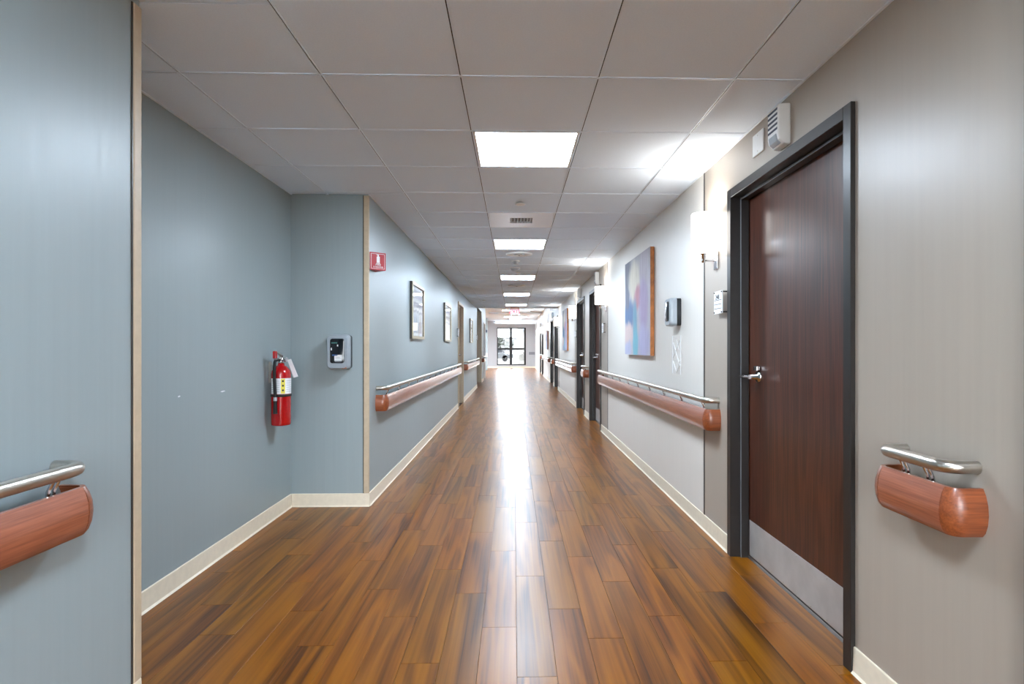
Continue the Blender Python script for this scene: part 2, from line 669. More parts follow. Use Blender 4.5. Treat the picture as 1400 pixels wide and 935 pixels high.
# end wall with window opening, lobby walls, wall behind the camera
WX0, WX1, WZ0, WZ1 = -0.995, 0.739, 0.177, 2.417
LOBX = -5.5
mb = MB()
mb.box(LOBX - WT, WX0, YE, YE + 0.2, 0, ZT)
mb.box(WX1, XR + WT, YE, YE + 0.2, 0, ZT)
mb.box(WX0, WX1, YE, YE + 0.2, 0, WZ0)
mb.box(WX0, WX1, YE, YE + 0.2, WZ1, ZT)
tag(mb.build('wall_end', 'end_vinyl', origin=(0, YE, 0)), 'pale grey wall at the corridor end around the black framed window', 'wall', kind='structure')
mb = MB()   # lobby side wall with a large window
LW = (24.2, 31.6, 0.5, 2.5)
mb.box(LOBX - WT, LOBX, 22.2, LW[0], 0, ZT)
mb.box(LOBX - WT, LOBX, LW[1], YE + 0.2, 0, ZT)
mb.box(LOBX - WT, LOBX, LW[0], LW[1], 0, LW[2])
mb.box(LOBX - WT, LOBX, LW[0], LW[1], LW[3], ZT)
mb.box(LOBX, XL - WT, 22.24, 22.4, 0, ZT)
tag(mb.build('wall_lobby', 'white_vinyl', origin=(LOBX, 27, 0)), 'off-white lobby walls round the corner at the corridor end', 'wall', kind='structure')
mb = MB()   # side passage behind the opening in the left wall
mb.box(-3.6, XL - WT, LOP[1], LOP[1] + 0.12, 0, ZT)
mb.box(-3.6, XL - WT, LOP[0] - 0.12, LOP[0], 0, ZT)
mb.box(-3.72, -3.6, LOP[0] - 0.12, LOP[1] + 0.12, 0, ZT)
tag(mb.build('wall_passage', 'white_vinyl', origin=(-3.6, 18, 0)), 'pale walls of the side passage off the corridor', 'wall', kind='structure')
mb = MB()
BW = (XN + 0.1, XR - 0.1, 0.12, 2.38)
mb.box(XN - WT, BW[0], Y0 - 0.15, Y0, 0, ZT)
mb.box(BW[1], XR + WT, Y0 - 0.15, Y0, 0, ZT)
mb.box(BW[0], BW[1], Y0 - 0.15, Y0, 0, BW[2])
mb.box(BW[0], BW[1], Y0 - 0.15, Y0, BW[3], ZT)
tag(mb.build('wall_behind', 'back_wall', origin=(0, Y0, 0)), 'plain unseen corridor end wall with an added wide window, opposite the far window', 'wall', kind='structure')
mb = MB()   # pilaster in the lobby
mb.box(-1.56, -1.43, 30.0, 30.3, 0, ZH)
tag(mb.build('wall_pilaster', 'blue_vinyl'), 'narrow blue wall pier beside the end window', 'wall', kind='structure')

# ---------------------------------------------------------------- floor
PL, PWD = 0.914, 0.1524
PX0 = 0.013
Y_PLANK0, Y_PLANK1 = 1.15, 12.6
mb = MB()
mb.box(LOBX, XR + 0.2, Y0, Y_PLANK0, -0.08, 0.0, 0)
mb.box(XA - 0.1, XR + 0.2, Y_PLANK0, Y_PLANK1, -0.08, -0.007, 1)
mb.box(LOBX, XR + 0.2, Y_PLANK1, YE + 0.2, -0.08, 0.0, 0)
floor = tag(mb.build('floor', ['plank_far', 'sub_floor'], origin=(0, 0, 0)), 'glossy brown wood plank floor running the length of the corridor', 'floor', kind='structure')

plank_meshes = {}


def plank_mesh(w, l):
    key = (round(w, 3), round(l, 3))
    if key in plank_meshes:
        return plank_meshes[key]
    g, c, h = 0.0007, 0.0004, 0.006
    x1, y1 = w / 2 - g, l / 2 - g
    x2, y2 = x1 - c, y1 - c
    v = [(-x1, -y1, -h), (x1, -y1, -h), (x1, y1, -h), (-x1, y1, -h),
         (-x1, -y1, -c * 0.7), (x1, -y1, -c * 0.7), (x1, y1, -c * 0.7), (-x1, y1, -c * 0.7),
         (-x2, -y2, 0), (x2, -y2, 0), (x2, y2, 0), (-x2, y2, 0)]
    f = [(8, 9, 10, 11)]
    for i in range(4):
        j = (i + 1) % 4
        f += [(i, j, 4 + j, 4 + i), (4 + i, 4 + j, 8 + j, 8 + i)]
    me = bpy.data.meshes.new('plank')
    me.from_pydata(v, [], f)
    me.materials.append(M['plank'])
    plank_meshes[key] = me
    return me


def add_plank(xa, xb, ya, yb):
    if xb - xa < 0.012 or yb - ya < 0.012:
        return
    ob = bpy.data.objects.new('plank', plank_mesh(xb - xa, yb - ya))
    COL.objects.link(ob)
    ob.parent = floor
    ob.location = ((xa + xb) / 2, (ya + yb) / 2, 0)


for k in range(-12, 9):
    xa, xb = PX0 + k * PWD, PX0 + (k + 1) * PWD
    off = (k * 0.37 % 1.0) * PL + random.uniform(-0.05, 0.05)
    rows = []
    y = Y_PLANK0 - off
    while y < Y_PLANK1:
        rows.append((max(y, Y_PLANK0), min(y + PL, Y_PLANK1)))
        y += PL
    for (ya, yb) in rows:
        brk = [ya, yb]
        if xa < XL:
            brk += [c for c in (YN, YB) if ya < c < yb]
        if xb > XR:
            brk += [c for (a, b) in RD for c in (a + FR_W, b - FR_W) if ya < c < yb]
        brk = sorted(brk)
        for a, b in zip(brk[:-1], brk[1:]):
            mid = (a + b) / 2
            lo = XN if mid < YN else (XA if mid < YB else XL)
            hi = XR
            if any(d0 + FR_W < mid < d1 - FR_W for d0, d1 in RD):
                hi = XR + LEAF
            add_plank(max(xa, lo), min(xb, hi), a, b)

# ---------------------------------------------------------------- ceilings
mb = MB()
mb.box(XA - WT, XR + WT, Y0, GY0 - 2 * TS, ZC, ZC + 0.12, 0)
mb.box(XA - WT, XR + WT, GY0 - 2 * TS, YC, ZC + 0.025, ZC + 0.12, 0)
mb.box(XL - WT, XR + WT, YC, YC + 0.05, ZC, ZT, 0)
ceiling = tag(mb.build('ceiling', 'ceiling_plain', origin=(0, 0, 0)), 'low white suspended ceiling of square lay-in tiles over the corridor', 'ceiling', kind='structure')
mb = MB()
mb.box(-3.72, XL - WT, LOP[0] - 0.12, LOP[1] + 0.12, 2.6, 2.7)
mb.box(XL - WT, XR + WT, YC + 0.05, YE + 0.2, ZH, ZH + 0.1)
mb.box(LOBX - WT, XL - WT, 22.2, YE + 0.2, ZH, ZH + 0.1)
mb.box(XL, XR, 25.0, 25.35, ZH - 0.06, ZH)
tag(mb.build('ceiling', 'ceiling_plain', origin=(0, 25, ZH)), 'raised plain white ceiling over the far end of the corridor', 'ceiling', kind='structure')

LIGHT_ROWS = (1, 6, 11, 16, 21)
special = {(0, r): 'light' for r in LIGHT_ROWS}
special[(0, 4)] = 'vent'
xs_lines = [GX0 + TS * c for c in range(-2, 3)]
tile_meshes = {}


def tile_mesh(w, l):
    key = (round(w, 3), round(l, 3))
    if key not in tile_meshes:
        b = MB()
        x, y = w / 2 - 0.004, l / 2 - 0.004
        b.box(-x, x, -y, y, 0, 0.016)
        me = bpy.data.meshes.new('ceiling_tile')
        me.from_pydata(b.v, [], b.f)
        me.materials.append(M['ceiling_tile'])
        tile_meshes[key] = me
    return tile_meshes[key]


n_rows = 24
for r in range(-2, n_rows):
    ya = GY0 + TS * r
    yb = min(ya + TS, YC)
    if yb - ya < 0.05:
        continue
    for c in range(-3, 3):
        xa, xb = GX0 + TS * c, GX0 + TS * (c + 1)
        if (c, r) in special:
            continue
        segs = []
        for (s0, s1, lo) in ((ya, min(yb, YN), XN), (max(ya, YN), min(yb, YB), XA), (max(ya, YB), yb, XL)):
            if s1 - s0 > 0.02:
                segs.append((s0, s1, lo))
        # join slices whose clipped width is the same
        out = []
        for (s0, s1, lo) in segs:
            x0, x1 = max(xa, lo), min(xb, XR)
            if x1 - x0 < 0.02:
                continue
            if out and abs(out[-1][2] - x0) < 1e-6 and abs(out[-1][1] - s0) < 1e-6:
                out[-1][1] = s1
            else:
                out.append([s0, s1, x0, x1])
        for (s0, s1, x0, x1) in out:
            ob = bpy.data.objects.new('ceiling_tile', tile_mesh(x1 - x0, s1 - s0))
            COL.objects.link(ob)
            ob.parent = ceiling
            ob.location = ((x0 + x1) / 2, (s0 + s1) / 2, ZC + 0.004)

TW, SL = 0.0075, 0.0024
for i, x in enumerate(xs_lines):
    mb = MB()
    y0, y1 = GY0 - 2 * TS, YC
    if x < XL:
        y0, y1 = YN, YB
    mb.box(x - TW, x - SL, y0, y1, ZC, ZC + 0.02, 0)
    mb.box(x + SL, x + TW, y0, y1, ZC, ZC + 0.02, 0)
    mb.box(x - SL, x + SL, y0, y1, ZC + 0.003, ZC + 0.02, 1)
    mb.build('grid_runner', ['grid_white', 'grid_slot'], ceiling)
for r in range(-2, n_rows):
    y = GY0 + TS * r
    lo = XN if y < YN else (XA if y < YB else XL)
    mb = MB()
    mb.box(lo, XR, y - TW, y - SL, ZC + 0.0008, ZC + 0.02, 0)
    mb.box(lo, XR, y + SL, y + TW, ZC + 0.0008, ZC + 0.02, 0)
    mb.box(lo, XR, y - SL, y + SL, ZC + 0.0025, ZC + 0.02, 1)
    mb.build('grid_crossbar', ['grid_white', 'grid_slot'], ceiling)
mb = MB()
mb.box(XR - 0.012, XR, GY0 - 2 * TS, YC, ZC - 0.001, ZC + 0.003)
mb.build('wall_angle', 'grid_white', ceiling)
mb = MB()
mb.box(XL, XL + 0.012, YB, YC, ZC - 0.001, ZC + 0.003)
mb.build('wall_angle', 'grid_white', ceiling)
mb = MB()
mb.box(XA, XA + 0.012, YN, YB, ZC - 0.001, ZC + 0.003)
mb.build('wall_angle', 'grid_white', ceiling)


# ---------------------------------------------------------------- baseboards, corner guards, trim strips
def base_y(name, x, s, y0, y1, label):
    """baseboard along Y against a wall at x; s is the direction into the corridor"""
    mb = MB()
    mb.prism([(x, 0.0005), (x + s * 0.018, 0.0005), (x + s * 0.010, 0.010), (x + s * 0.007, 0.098), (x + s * 0.005, 0.101), (x, 0.101)], 'y', y0, y1)
    return tag(mb.build(name, 'cream_base'), label, 'baseboard', kind='structure')


prev = Y0
rb_lab = ['cream baseboard beside the first wooden door, away from the short handrail', 'cream baseboard below the short handrail between two doors', 'cream baseboard below the large abstract painting',
          'cream baseboard between the second pair of doors', 'cream baseboard below the second canvas', 'cream baseboard between the third pair of doors',
          'cream baseboard below the third canvas', 'cream baseboard between the last pair of doors', 'cream baseboard beside the end window wall']
for i, (a, b) in enumerate(RD + [(YE, YE)]):
    base_y('baseboard_right', XR, -1, prev, a, rb_lab[i])
    prev = b
base_y('baseboard_left', XN, 1, Y0, YN, 'cream baseboard below the blue wall beside the alcove')
base_y('baseboard_alcove', XA, 1, YN, YB, 'cream baseboard of the alcove under the fire extinguisher')
mb = MB()
mb.prism([(YB, 0.0005), (YB - 0.018, 0.0005), (YB - 0.010, 0.010), (YB - 0.007, 0.098), (YB - 0.005, 0.101), (YB, 0.101)], 'x', XA + 0.01, XL + 0.012)
tag(mb.build('baseboard_alcove', 'cream_base'), 'cream baseboard of the alcove under the hand sanitizer', 'baseboard', kind='structure')
base_y('baseboard_left', XL, 1, YB, LD1[0], 'cream baseboard below the two framed prints')
base_y('baseboard_left', XL, 1, LD1[1], LOP[0], 'cream baseboard beyond the beige door frame')
base_y('baseboard_left', XL, 1, LOP[1], LD2[0], 'cream baseboard beyond the side passage')
mb = MB()
mb.box(LOBX, XR, YE - 0.01, YE, 0, 0.1)
tag(mb.build('baseboard_end', 'cream_base'), 'cream baseboard under the end window', 'baseboard', kind='structure')

# corner guards: angle profiles wrapping the outside corners
GW, GT = 0.036, 0.006
mb = MB()
mb.prism([(XN, YN - GW), (XN + GT * 0.6, YN - GW), (XN + GT, YN - GW + 0.004), (XN + GT, YN), (XN + GT - 0.002, YN + GT - 0.001), (XN - 0.03, YN + GT), (XN - 0.03, YN), (XN, YN)], 'z', 0.101, 2.415)
g = tag(mb.build('trim_1', 'beige_guard'), 'beige corner guard on the blue wall end beside the alcove', 'corner guard', kind='structure')
mb = MB()
mb.box(XN, XN + 0.004, YN - GW - 0.006, YN - GW, 0.101, 2.415)
mb.build('shadow_gap', 'dark_strip', g)
mb = MB()
mb.prism([(XL - GW, YB), (XL - GW, YB - GT * 0.6), (XL - GW + 0.004, YB - GT), (XL, YB - GT), (XL + GT - 0.001, YB - GT + 0.002), (XL + GT, YB + 0.012), (XL, YB + 0.012), (XL, YB)], 'z', 0.101, 2.43)
g = tag(mb.build('trim_2', 'beige_guard'), 'beige corner guard between hand sanitizer and red fire extinguisher sign', 'corner guard', kind='structure')
mb = MB()
mb.box(XL - GW - 0.005, XL - GW, YB - 0.003, YB, 0.101, 2.43)
mb.build('shadow_gap', 'dark_strip', g)
seam_lab = ['dark vertical wall joint strip between the dispenser and the door sconce', 'dark vertical wall joint strip past the large abstract painting',
            'dark vertical wall joint strip before the second canvas', 'dark vertical wall joint strip after the second canvas',
            'dark vertical wall joint strip before the third canvas', 'dark vertical wall joint strip after the third canvas', 'dark vertical wall joint strip by the end wall']
for i, y in enumerate(SEAMS):
    mb = MB()
    mb.prism([(XR, y - 0.010), (XR - 0.003, y - 0.008), (XR - 0.003, y + 0.008), (XR, y + 0.010)], 'z', 0.101, ZC if y < YC else ZH)
    tag(mb.build('trim_%d' % (i + 3), 'dark_strip'), seam_lab[i], 'trim', kind='structure')
# beige lining of the side passage opening
mb = MB()
mb.box(XL - WT - 0.01, XL + 0.012, LOP[1] - 0.03, LOP[1] + 0.05, 0, 2.5)
tag(mb.build('trim_10', 'beige_guard'), 'beige jamb lining of the side passage opening', 'trim', kind='structure')


# ---------------------------------------------------------------- doors
def door(n, wx, s, y0, y1, label, frame_mat, leaf_mat, plate=True, detail=True):
    """hollow-metal frame and leaf in the wall at x = wx; s = direction from wall into the corridor.
    local depth d is measured from the wall face away from the corridor"""
    t = thing('door_%d' % n, label, 'door', (wx - s * 0.05, (y0 + y1) / 2, 0), kind='structure')

    def X(d):
        return wx - s * d
    P = 0.018
    a, b, top = y0 + FR_W, y1 - FR_W, FR_TOP - FR_HEAD
    STP = 0.042
    mb = MB()
    mb.box(X(-P), X(0.15), y0, a, 0, FR_TOP)
    mb.build('frame_jamb', frame_mat, t, 0.002, 1)
    mb = MB()
    mb.box(X(-P), X(0.15), b, y1, 0, FR_TOP)
    mb.build('frame_jamb', frame_mat, t, 0.002, 1)
    mb = MB()
    mb.box(X(-P), X(0.15), a, b, top, FR_TOP)
    mb.build('frame_head', frame_mat, t, 0.002, 1)
    mb = MB()
    mb.box(X(STP), X(LEAF - 0.003), a, a + 0.016, 0, top)
    mb.box(X(STP), X(LEAF - 0.003), b - 0.016, b, 0, top)
    mb.box(X(STP), X(LEAF - 0.003), a + 0.016, b - 0.016, top - 0.016, top)
    mb.build('door_stop', frame_mat, t, 0.0015, 1)
    mb = MB()
    mb.box(X(STP - 0.002), X(STP), b - 0.016, b - 0.004, 0, top)
    mb.box(X(STP - 0.002), X(STP), a + 0.004, a + 0.016, 0, top)
    mb.box(X(STP - 0.002), X(STP), a + 0.016, b - 0.016, top - 0.016, top - 0.006)
    mb.build('door_seal', 'vent_grey', t)
    mb = MB()
    mb.box(X(LEAF), X(LEAF + 0.045), a + 0.003, b - 0.003, 0.012, top - 0.003)
    leaf = mb.build('leaf', leaf_mat, t, 0.002, 1)
    if detail:
        mb = MB()
        mb.box(X(LEAF - 0.002), X(LEAF), a + 0.003, b - 0.003, 0.012, 0.016)
        mb.build('door_sweep', 'black_rubber', leaf)
    if plate:
        mb = MB()
        mb.box(X(LEAF - 0.0016), X(LEAF), a + 0.02, b - 0.02, 0.02, 0.225)
        pl = mb.build('kick_plate', 'brushed_plate', leaf)
        if detail:
            mb = MB()
            k = 9
            for i in range(k):
                yy = a + 0.03 + (b - a - 0.06) * i / (k - 1)
                for zz in (0.03, 0.215):
                    mb.lathe([(0.0, -0.0025), (0.003, -0.0018), (0.004, 0.0)] if s < 0 else [(0.004, 0.0), (0.003, 0.0018), (0.0, 0.0025)],
                             (X(LEAF - 0.0016), yy, zz), 'x', 8)
            o = mb.build('plate_screws', 'satin_steel', leaf)
            o['kind'] = 'stuff'
    # lever latch near the far edge
    hy, hz = b - 0.14, 1.075
    mb = MB()
    mb.lathe([(0.034, 0), (0.034, 0.004), (0.030, 0.010), (0.016, 0.012), (0.012, 0.05), (0.0, 0.05)] if s > 0 else
             [(0.0, -0.05), (0.012, -0.05), (0.016, -0.012), (0.030, -0.010), (0.034, -0.004), (0.034, 0)], (X(LEAF), hy, hz), 'x', 18)
    lever = mb.build('lever_handle', 'chrome', leaf)
    mb = MB()
    xx = X(LEAF - 0.058)
    mb.tube([(xx, hy - 0.012, hz), (xx, hy + 0.03, hz), (xx + s * 0.004, hy + 0.075, hz - 0.002), (xx + s * 0.002, hy + 0.10, hz - 0.003)], [0.012, 0.0115, 0.0105, 0.008], 12)
    mb.build('lever_grip', 'chrome', lever)
    if detail:
        mb = MB()
        mb.box(X(LEAF), X(LEAF - 0.022), hy - 0.022, hy + 0.022, hz + 0.034, hz + 0.062)
        mb.build('lock_housing', 'chrome', lever, 0.004)
    return t


rlab = ['wooden door with steel kick plate nearest the short handrail', 'cherry wood door with steel kick plate and lever, beside the short handrail and the room number sign',
        'cherry wood door past the large abstract painting', 'wood door second of the pair past the abstract painting', 'wood door past the second canvas',
        'wood door second of the pair past the second canvas', 'wood door past the third canvas', 'last wood door on the sconce wall before the end window']
for i, (a, b) in enumerate(RD):
    if i == 0:
        lab = 'wooden door in bronze frame next to the short handrail, opposite the blue wall handrail'
    else:
        lab = rlab[i]
    door(i + 1, XR, -1, a, b, lab, 'bronze_frame', 'door_veneer', True, i < 4)
door(9, XL, 1, LD1[0], LD1[1], 'recessed door in a beige frame past the second framed print', 'beige_guard', 'door_veneer', True, False)
door(10, XL, 1, LD2[0], LD2[1], 'white painted door past the side passage', 'white_paint', 'white_paint', False, False)


# ---------------------------------------------------------------- windows
def window(n, label, axis, fixed, u0, u1, z0, z1, mull, trans, fw):
    """glazed window in a wall; axis 'x' = runs along x at y = fixed, 'y' = runs along y at x = fixed"""
    loc = ((u0 + u1) / 2, fixed, z0) if axis == 'x' else (fixed, (u0 + u1) / 2, z0)
    t = thing('window_%d' % n, label, 'window', loc, kind='structure')

    def bx(mb, a, b, c, d, d0, d1):
        if axis == 'x':
            mb.box(a, b, fixed + d0, fixed + d1, c, d)
        else:
            mb.box(fixed + d0, fixed + d1, a, b, c, d)
    for (a, b, c, d) in ((u0, u0 + fw[0], z0, z1), (u1 - fw[1], u1, z0, z1), (u0, u1, z0, z0 + fw[2]), (u0, u1, z1 - fw[2], z1)):
        mb = MB()
        bx(mb, a, b, c, d, -0.012, 0.10)
        mb.build('frame_bar', 'window_black', t)
    us = [u0 + fw[0]] + [v for m in mull for v in (m[0] - m[1] / 2, m[0] + m[1] / 2)] + [u1 - fw[1]]
    for m in mull:
        mb = MB()
        bx(mb, m[0] - m[1] / 2, m[0] + m[1] / 2, z0 + fw[2], z1 - fw[2], -0.012, 0.10)
        mb.build('mullion', 'window_black', t)
    zs = [z0 + fw[2]] + [v for q in trans for v in (q[0] - q[1] / 2, q[0] + q[1] / 2)] + [z1 - fw[2]]
    for i in range(0, len(us), 2):
        for q in trans:
            mb = MB()
            bx(mb, us[i], us[i + 1], q[0] - q[1] / 2, q[0] + q[1] / 2, -0.012, 0.10)
            mb.build('transom', 'window_black', t)
        for j in range(0, len(zs), 2):
            mb = MB()
            bx(mb, us[i], us[i + 1], zs[j], zs[j + 1], 0.04, 0.046)
            mb.build('pane', 'window_glass', t)
    return t


window(1, 'black framed four-pane window at the end of the corridor', 'x', YE, WX0, WX1, WZ0, WZ1, [(-0.16, 0.16)], [(1.145, 0.11)], (0.06, 0.11, 0.06))
window(3, 'wide unseen window added for daylight in the corridor end opposite the exit sign', 'x', Y0 - 0.1, BW[0], BW[1], BW[2], BW[3], [(0.0, 0.07)], [], (0.05, 0.05, 0.05))  # added behind the camera, out of view, to lift the ceiling with daylight
window(2, 'wide black framed lobby window around the corner', 'y', LOBX - 0.1, LW[0], LW[1], LW[2], LW[3], [(26.0, 0.06), (27.9, 0.06), (29.8, 0.06)], [], (0.05, 0.05, 0.05))


# ---------------------------------------------------------------- ceiling lights, vents, detectors
def ceiling_light(x0, x1, y0, y1, label, z=ZC):
    t = thing('ceiling_light', label, 'ceiling light', ((x0 + x1) / 2, (y0 + y1) / 2, z), group='recessed square ceiling lights')
    mb = MB()
    a, b = 0.008, 0.022
    for (p, q, r, s) in ((x0 + a, x1 - a, y0 + a, y0 + b), (x0 + a, x1 - a, y1 - b, y1 - a), (x0 + a, x0 + b, y0 + b, y1 - b), (x1 - b, x1 - a, y0 + b, y1 - b)):
        mb.box(p, q, r, s, z + 0.0015, z + 0.02)
    mb.build('light_frame', 'white_plastic', t)
    mb = MB()
    mb.box(x0 + b, x1 - b, y0 + b, y1 - b, z + 0.005, z + 0.012)
    mb.build('diffuser', 'panel_glow', t)
    return t


LL = 'glowing square ceiling light panel '
light_lab = [LL + 'on the cherry door side of the square air vent', LL + 'just past the square air vent', LL + 'between the two round air diffusers', LL + 'just past the second round air diffuser', LL + 'just before the exit sign']
for r, lab in zip(LIGHT_ROWS, light_lab):
    ceiling_light(GX0, GX0 + TS, GY0 + TS * r, GY0 + TS * (r + 1), lab)
# two more of the same row over and behind the camera
for r, lab in ((-4, 'glowing surface ceiling light panel over the first wooden door'), (-8, 'glowing surface ceiling light panel by the added daylight window opposite the exit sign')):
    ya = GY0 + TS * r
    ceiling_light(GX0, GX0 + TS, ya, ya + TS, lab, ZC - 0.021)
for y, lab in ((23.2, 'in the raised ceiling next to the beige hanging sign'), (28.5, 'in the raised ceiling nearest the end window')):
    ceiling_light(-0.5, 0.72, y, y + 0.6, LL + lab, ZH - 0.021)

for y, lab in ((24.5, 'added unseen lobby light panel round the corner, nearest the white door'), (27.0, 'middle added unseen lobby light panel round the corner'), (29.5, 'added unseen lobby light panel round the corner, nearest the end wall')):
    ceiling_light(-3.6, -2.4, y, y + 0.6, lab, ZH - 0.021)  # out-of-view lobby panels added to brighten the end wall and raised ceiling

def cove(y0, y1, z, label):
    t = thing('cove_light', label, 'cove light', (0.08, (y0 + y1) / 2, z), 'cove lights below the raised ceiling')
    mb = MB()
    mb.box(XL + 0.01, XR - 0.01, y0, y1, z, z + 0.015)
    mb.build('ledge', 'white_paint', t)
    lip = (y1 - 0.012, y1) if y0 < 20 else (y0, y0 + 0.012)
    mb = MB()
    mb.box(XL + 0.01, XR - 0.01, lip[0], lip[1], z + 0.015, z + 0.06)
    mb.build('lip', 'white_paint', t)
    mb = MB()
    mb.box(XL + 0.1, XR - 0.1, (y0 + y1) / 2 - 0.012, (y0 + y1) / 2 + 0.012, z + 0.016, z + 0.03)
    mb.build('light_strip', 'panel_glow', t)


cove(YC + 0.05, YC + 0.22, 2.50, 'hidden cove light strip along the end of the low ceiling')
cove(YE - 0.16, YE, 2.62, 'slim cove light ledge above the end window')

vx0, vy0 = GX0, GY0 + TS * 4
t = thing('air_vent', 'white square ceiling panel with a small grey air grille in its centre', 'vent', (vx0 + TS / 2, vy0 + TS / 2, ZC))
mb = MB()
cxv, cyv, hw, hl = vx0 + TS / 2, vy0 + TS / 2, 0.105, 0.105
for (p, q, r, s) in ((vx0 + 0.008, vx0 + TS - 0.008, vy0 + 0.008, cyv - hl), (vx0 + 0.008, vx0 + TS - 0.008, cyv + hl, vy0 + TS - 0.008),
                     (vx0 + 0.008, cxv - hw, cyv - hl, cyv + hl), (cxv + hw, vx0 + TS - 0.008, cyv - hl, cyv + hl)):
    mb.box(p, q, r, s, ZC + 0.001, ZC + 0.012)
mb.build('panel', 'vent_white', t)
mb = MB()
mb.box(cxv - hw, cxv + hw, cyv - hl, cyv + hl, ZC + 0.018, ZC + 0.022)
mb.build('duct_back', 'vent_grey', t)
for i in range(7):
    mb = MB()
    xx = cxv - hw + 0.015 + i * (2 * hw - 0.03) / 6
    mb.prism([(xx - 0.010, ZC + 0.001), (xx - 0.008, ZC + 0.001), (xx + 0.010, ZC + 0.017), (xx + 0.008, ZC + 0.017)], 'y', cyv - hl, cyv + hl)
    mb.build('louver', 'fixture_grey', t)


def disc(name, label, cat, x, y, prof, mat, group=None):
    mb = MB()
    mb.lathe(prof, (x, y, ZC - 0.0), 'z', 28)
    return tag(mb.build(name, mat), label, cat, group)


def round_diffuser(x, y, label):
    t = thing('round_diffuser', label, 'vent', (x, y, ZC), 'round ceiling air diffusers')
    mb = MB()
    mb.lathe([(0.0, -0.022), (0.06, -0.022), (0.065, -0.018), (0.03, 0.0)], (x, y, ZC), 'z', 28)
    mb.build('cone', 'white_plastic', t)
    mb = MB()
    mb.lathe([(0.075, -0.010), (0.11, -0.018), (0.165, -0.012), (0.17, 0.0)], (x, y, ZC), 'z', 28)
    mb.build('ring', 'white_plastic', t)
    mb = MB()
    mb.lathe([(0.0, -0.026), (0.012, -0.026), (0.012, -0.02)], (x, y, ZC), 'z', 12)
    mb.build('screw_cap', 'vent_grey', t)
    return t


round_diffuser(0.07, 6.99, 'round white ceiling air diffuser past the second light panel')
round_diffuser(0.06, 10.55, 'round white ceiling air diffuser past the third light panel')
for (x, y, r, lab) in ((0.03, 7.55, 0.055, 'round white smoke detector next to the round air diffuser'), (0.02, 8.23, 0.075, 'wide flat smoke detector between round diffuser and third light panel')):
    t = thing('smoke_detector', lab, 'smoke detector', (x, y, ZC), 'smoke detectors on the ceiling')
    mb = MB()
    mb.lathe([(r * 1.05, 0.0), (r * 1.05, -0.012), (r, -0.016)][::-1], (x, y, ZC), 'z', 24)
    mb.build('base', 'white_plastic', t)
    mb = MB()
    mb.lathe([(0.0, -0.05), (r * 0.55, -0.05), (r * 0.7, -0.042), (r * 0.85, -0.022), (r * 0.95, -0.012)], (x, y, ZC), 'z', 24)
    mb.build('sensing_head', 'fixture_grey', t)
for (x, y, lab) in ((0.055, 4.55, 'flat round sprinkler cap between the first light panel and the square air vent'), (0.068, 8.72, 'small round sprinkler cap just before the third light panel'), (-0.75, 13.9, 'small sprinkler cap near the blue wall past the fourth light panel')):
    mb = MB()
    mb.lathe([(0.0, -0.012), (0.034, -0.012), (0.042, -0.008), (0.042, -0.005), (0.03, -0.004), (0.03, 0.001)], (x, y, ZC), 'z', 24)
    tag(mb.build('sprinkler_cap', 'white_plastic'), lab, 'sprinkler', 'sprinkler caps on the ceiling')


# ---------------------------------------------------------------- handrails
def arc(c, r, a0, a1, n=6):
    return [(c[0] + r * math.cos(a0 + (a1 - a0) * k / n), c[1] + r * math.sin(a0 + (a1 - a0) * k / n)) for k in range(n + 1)]


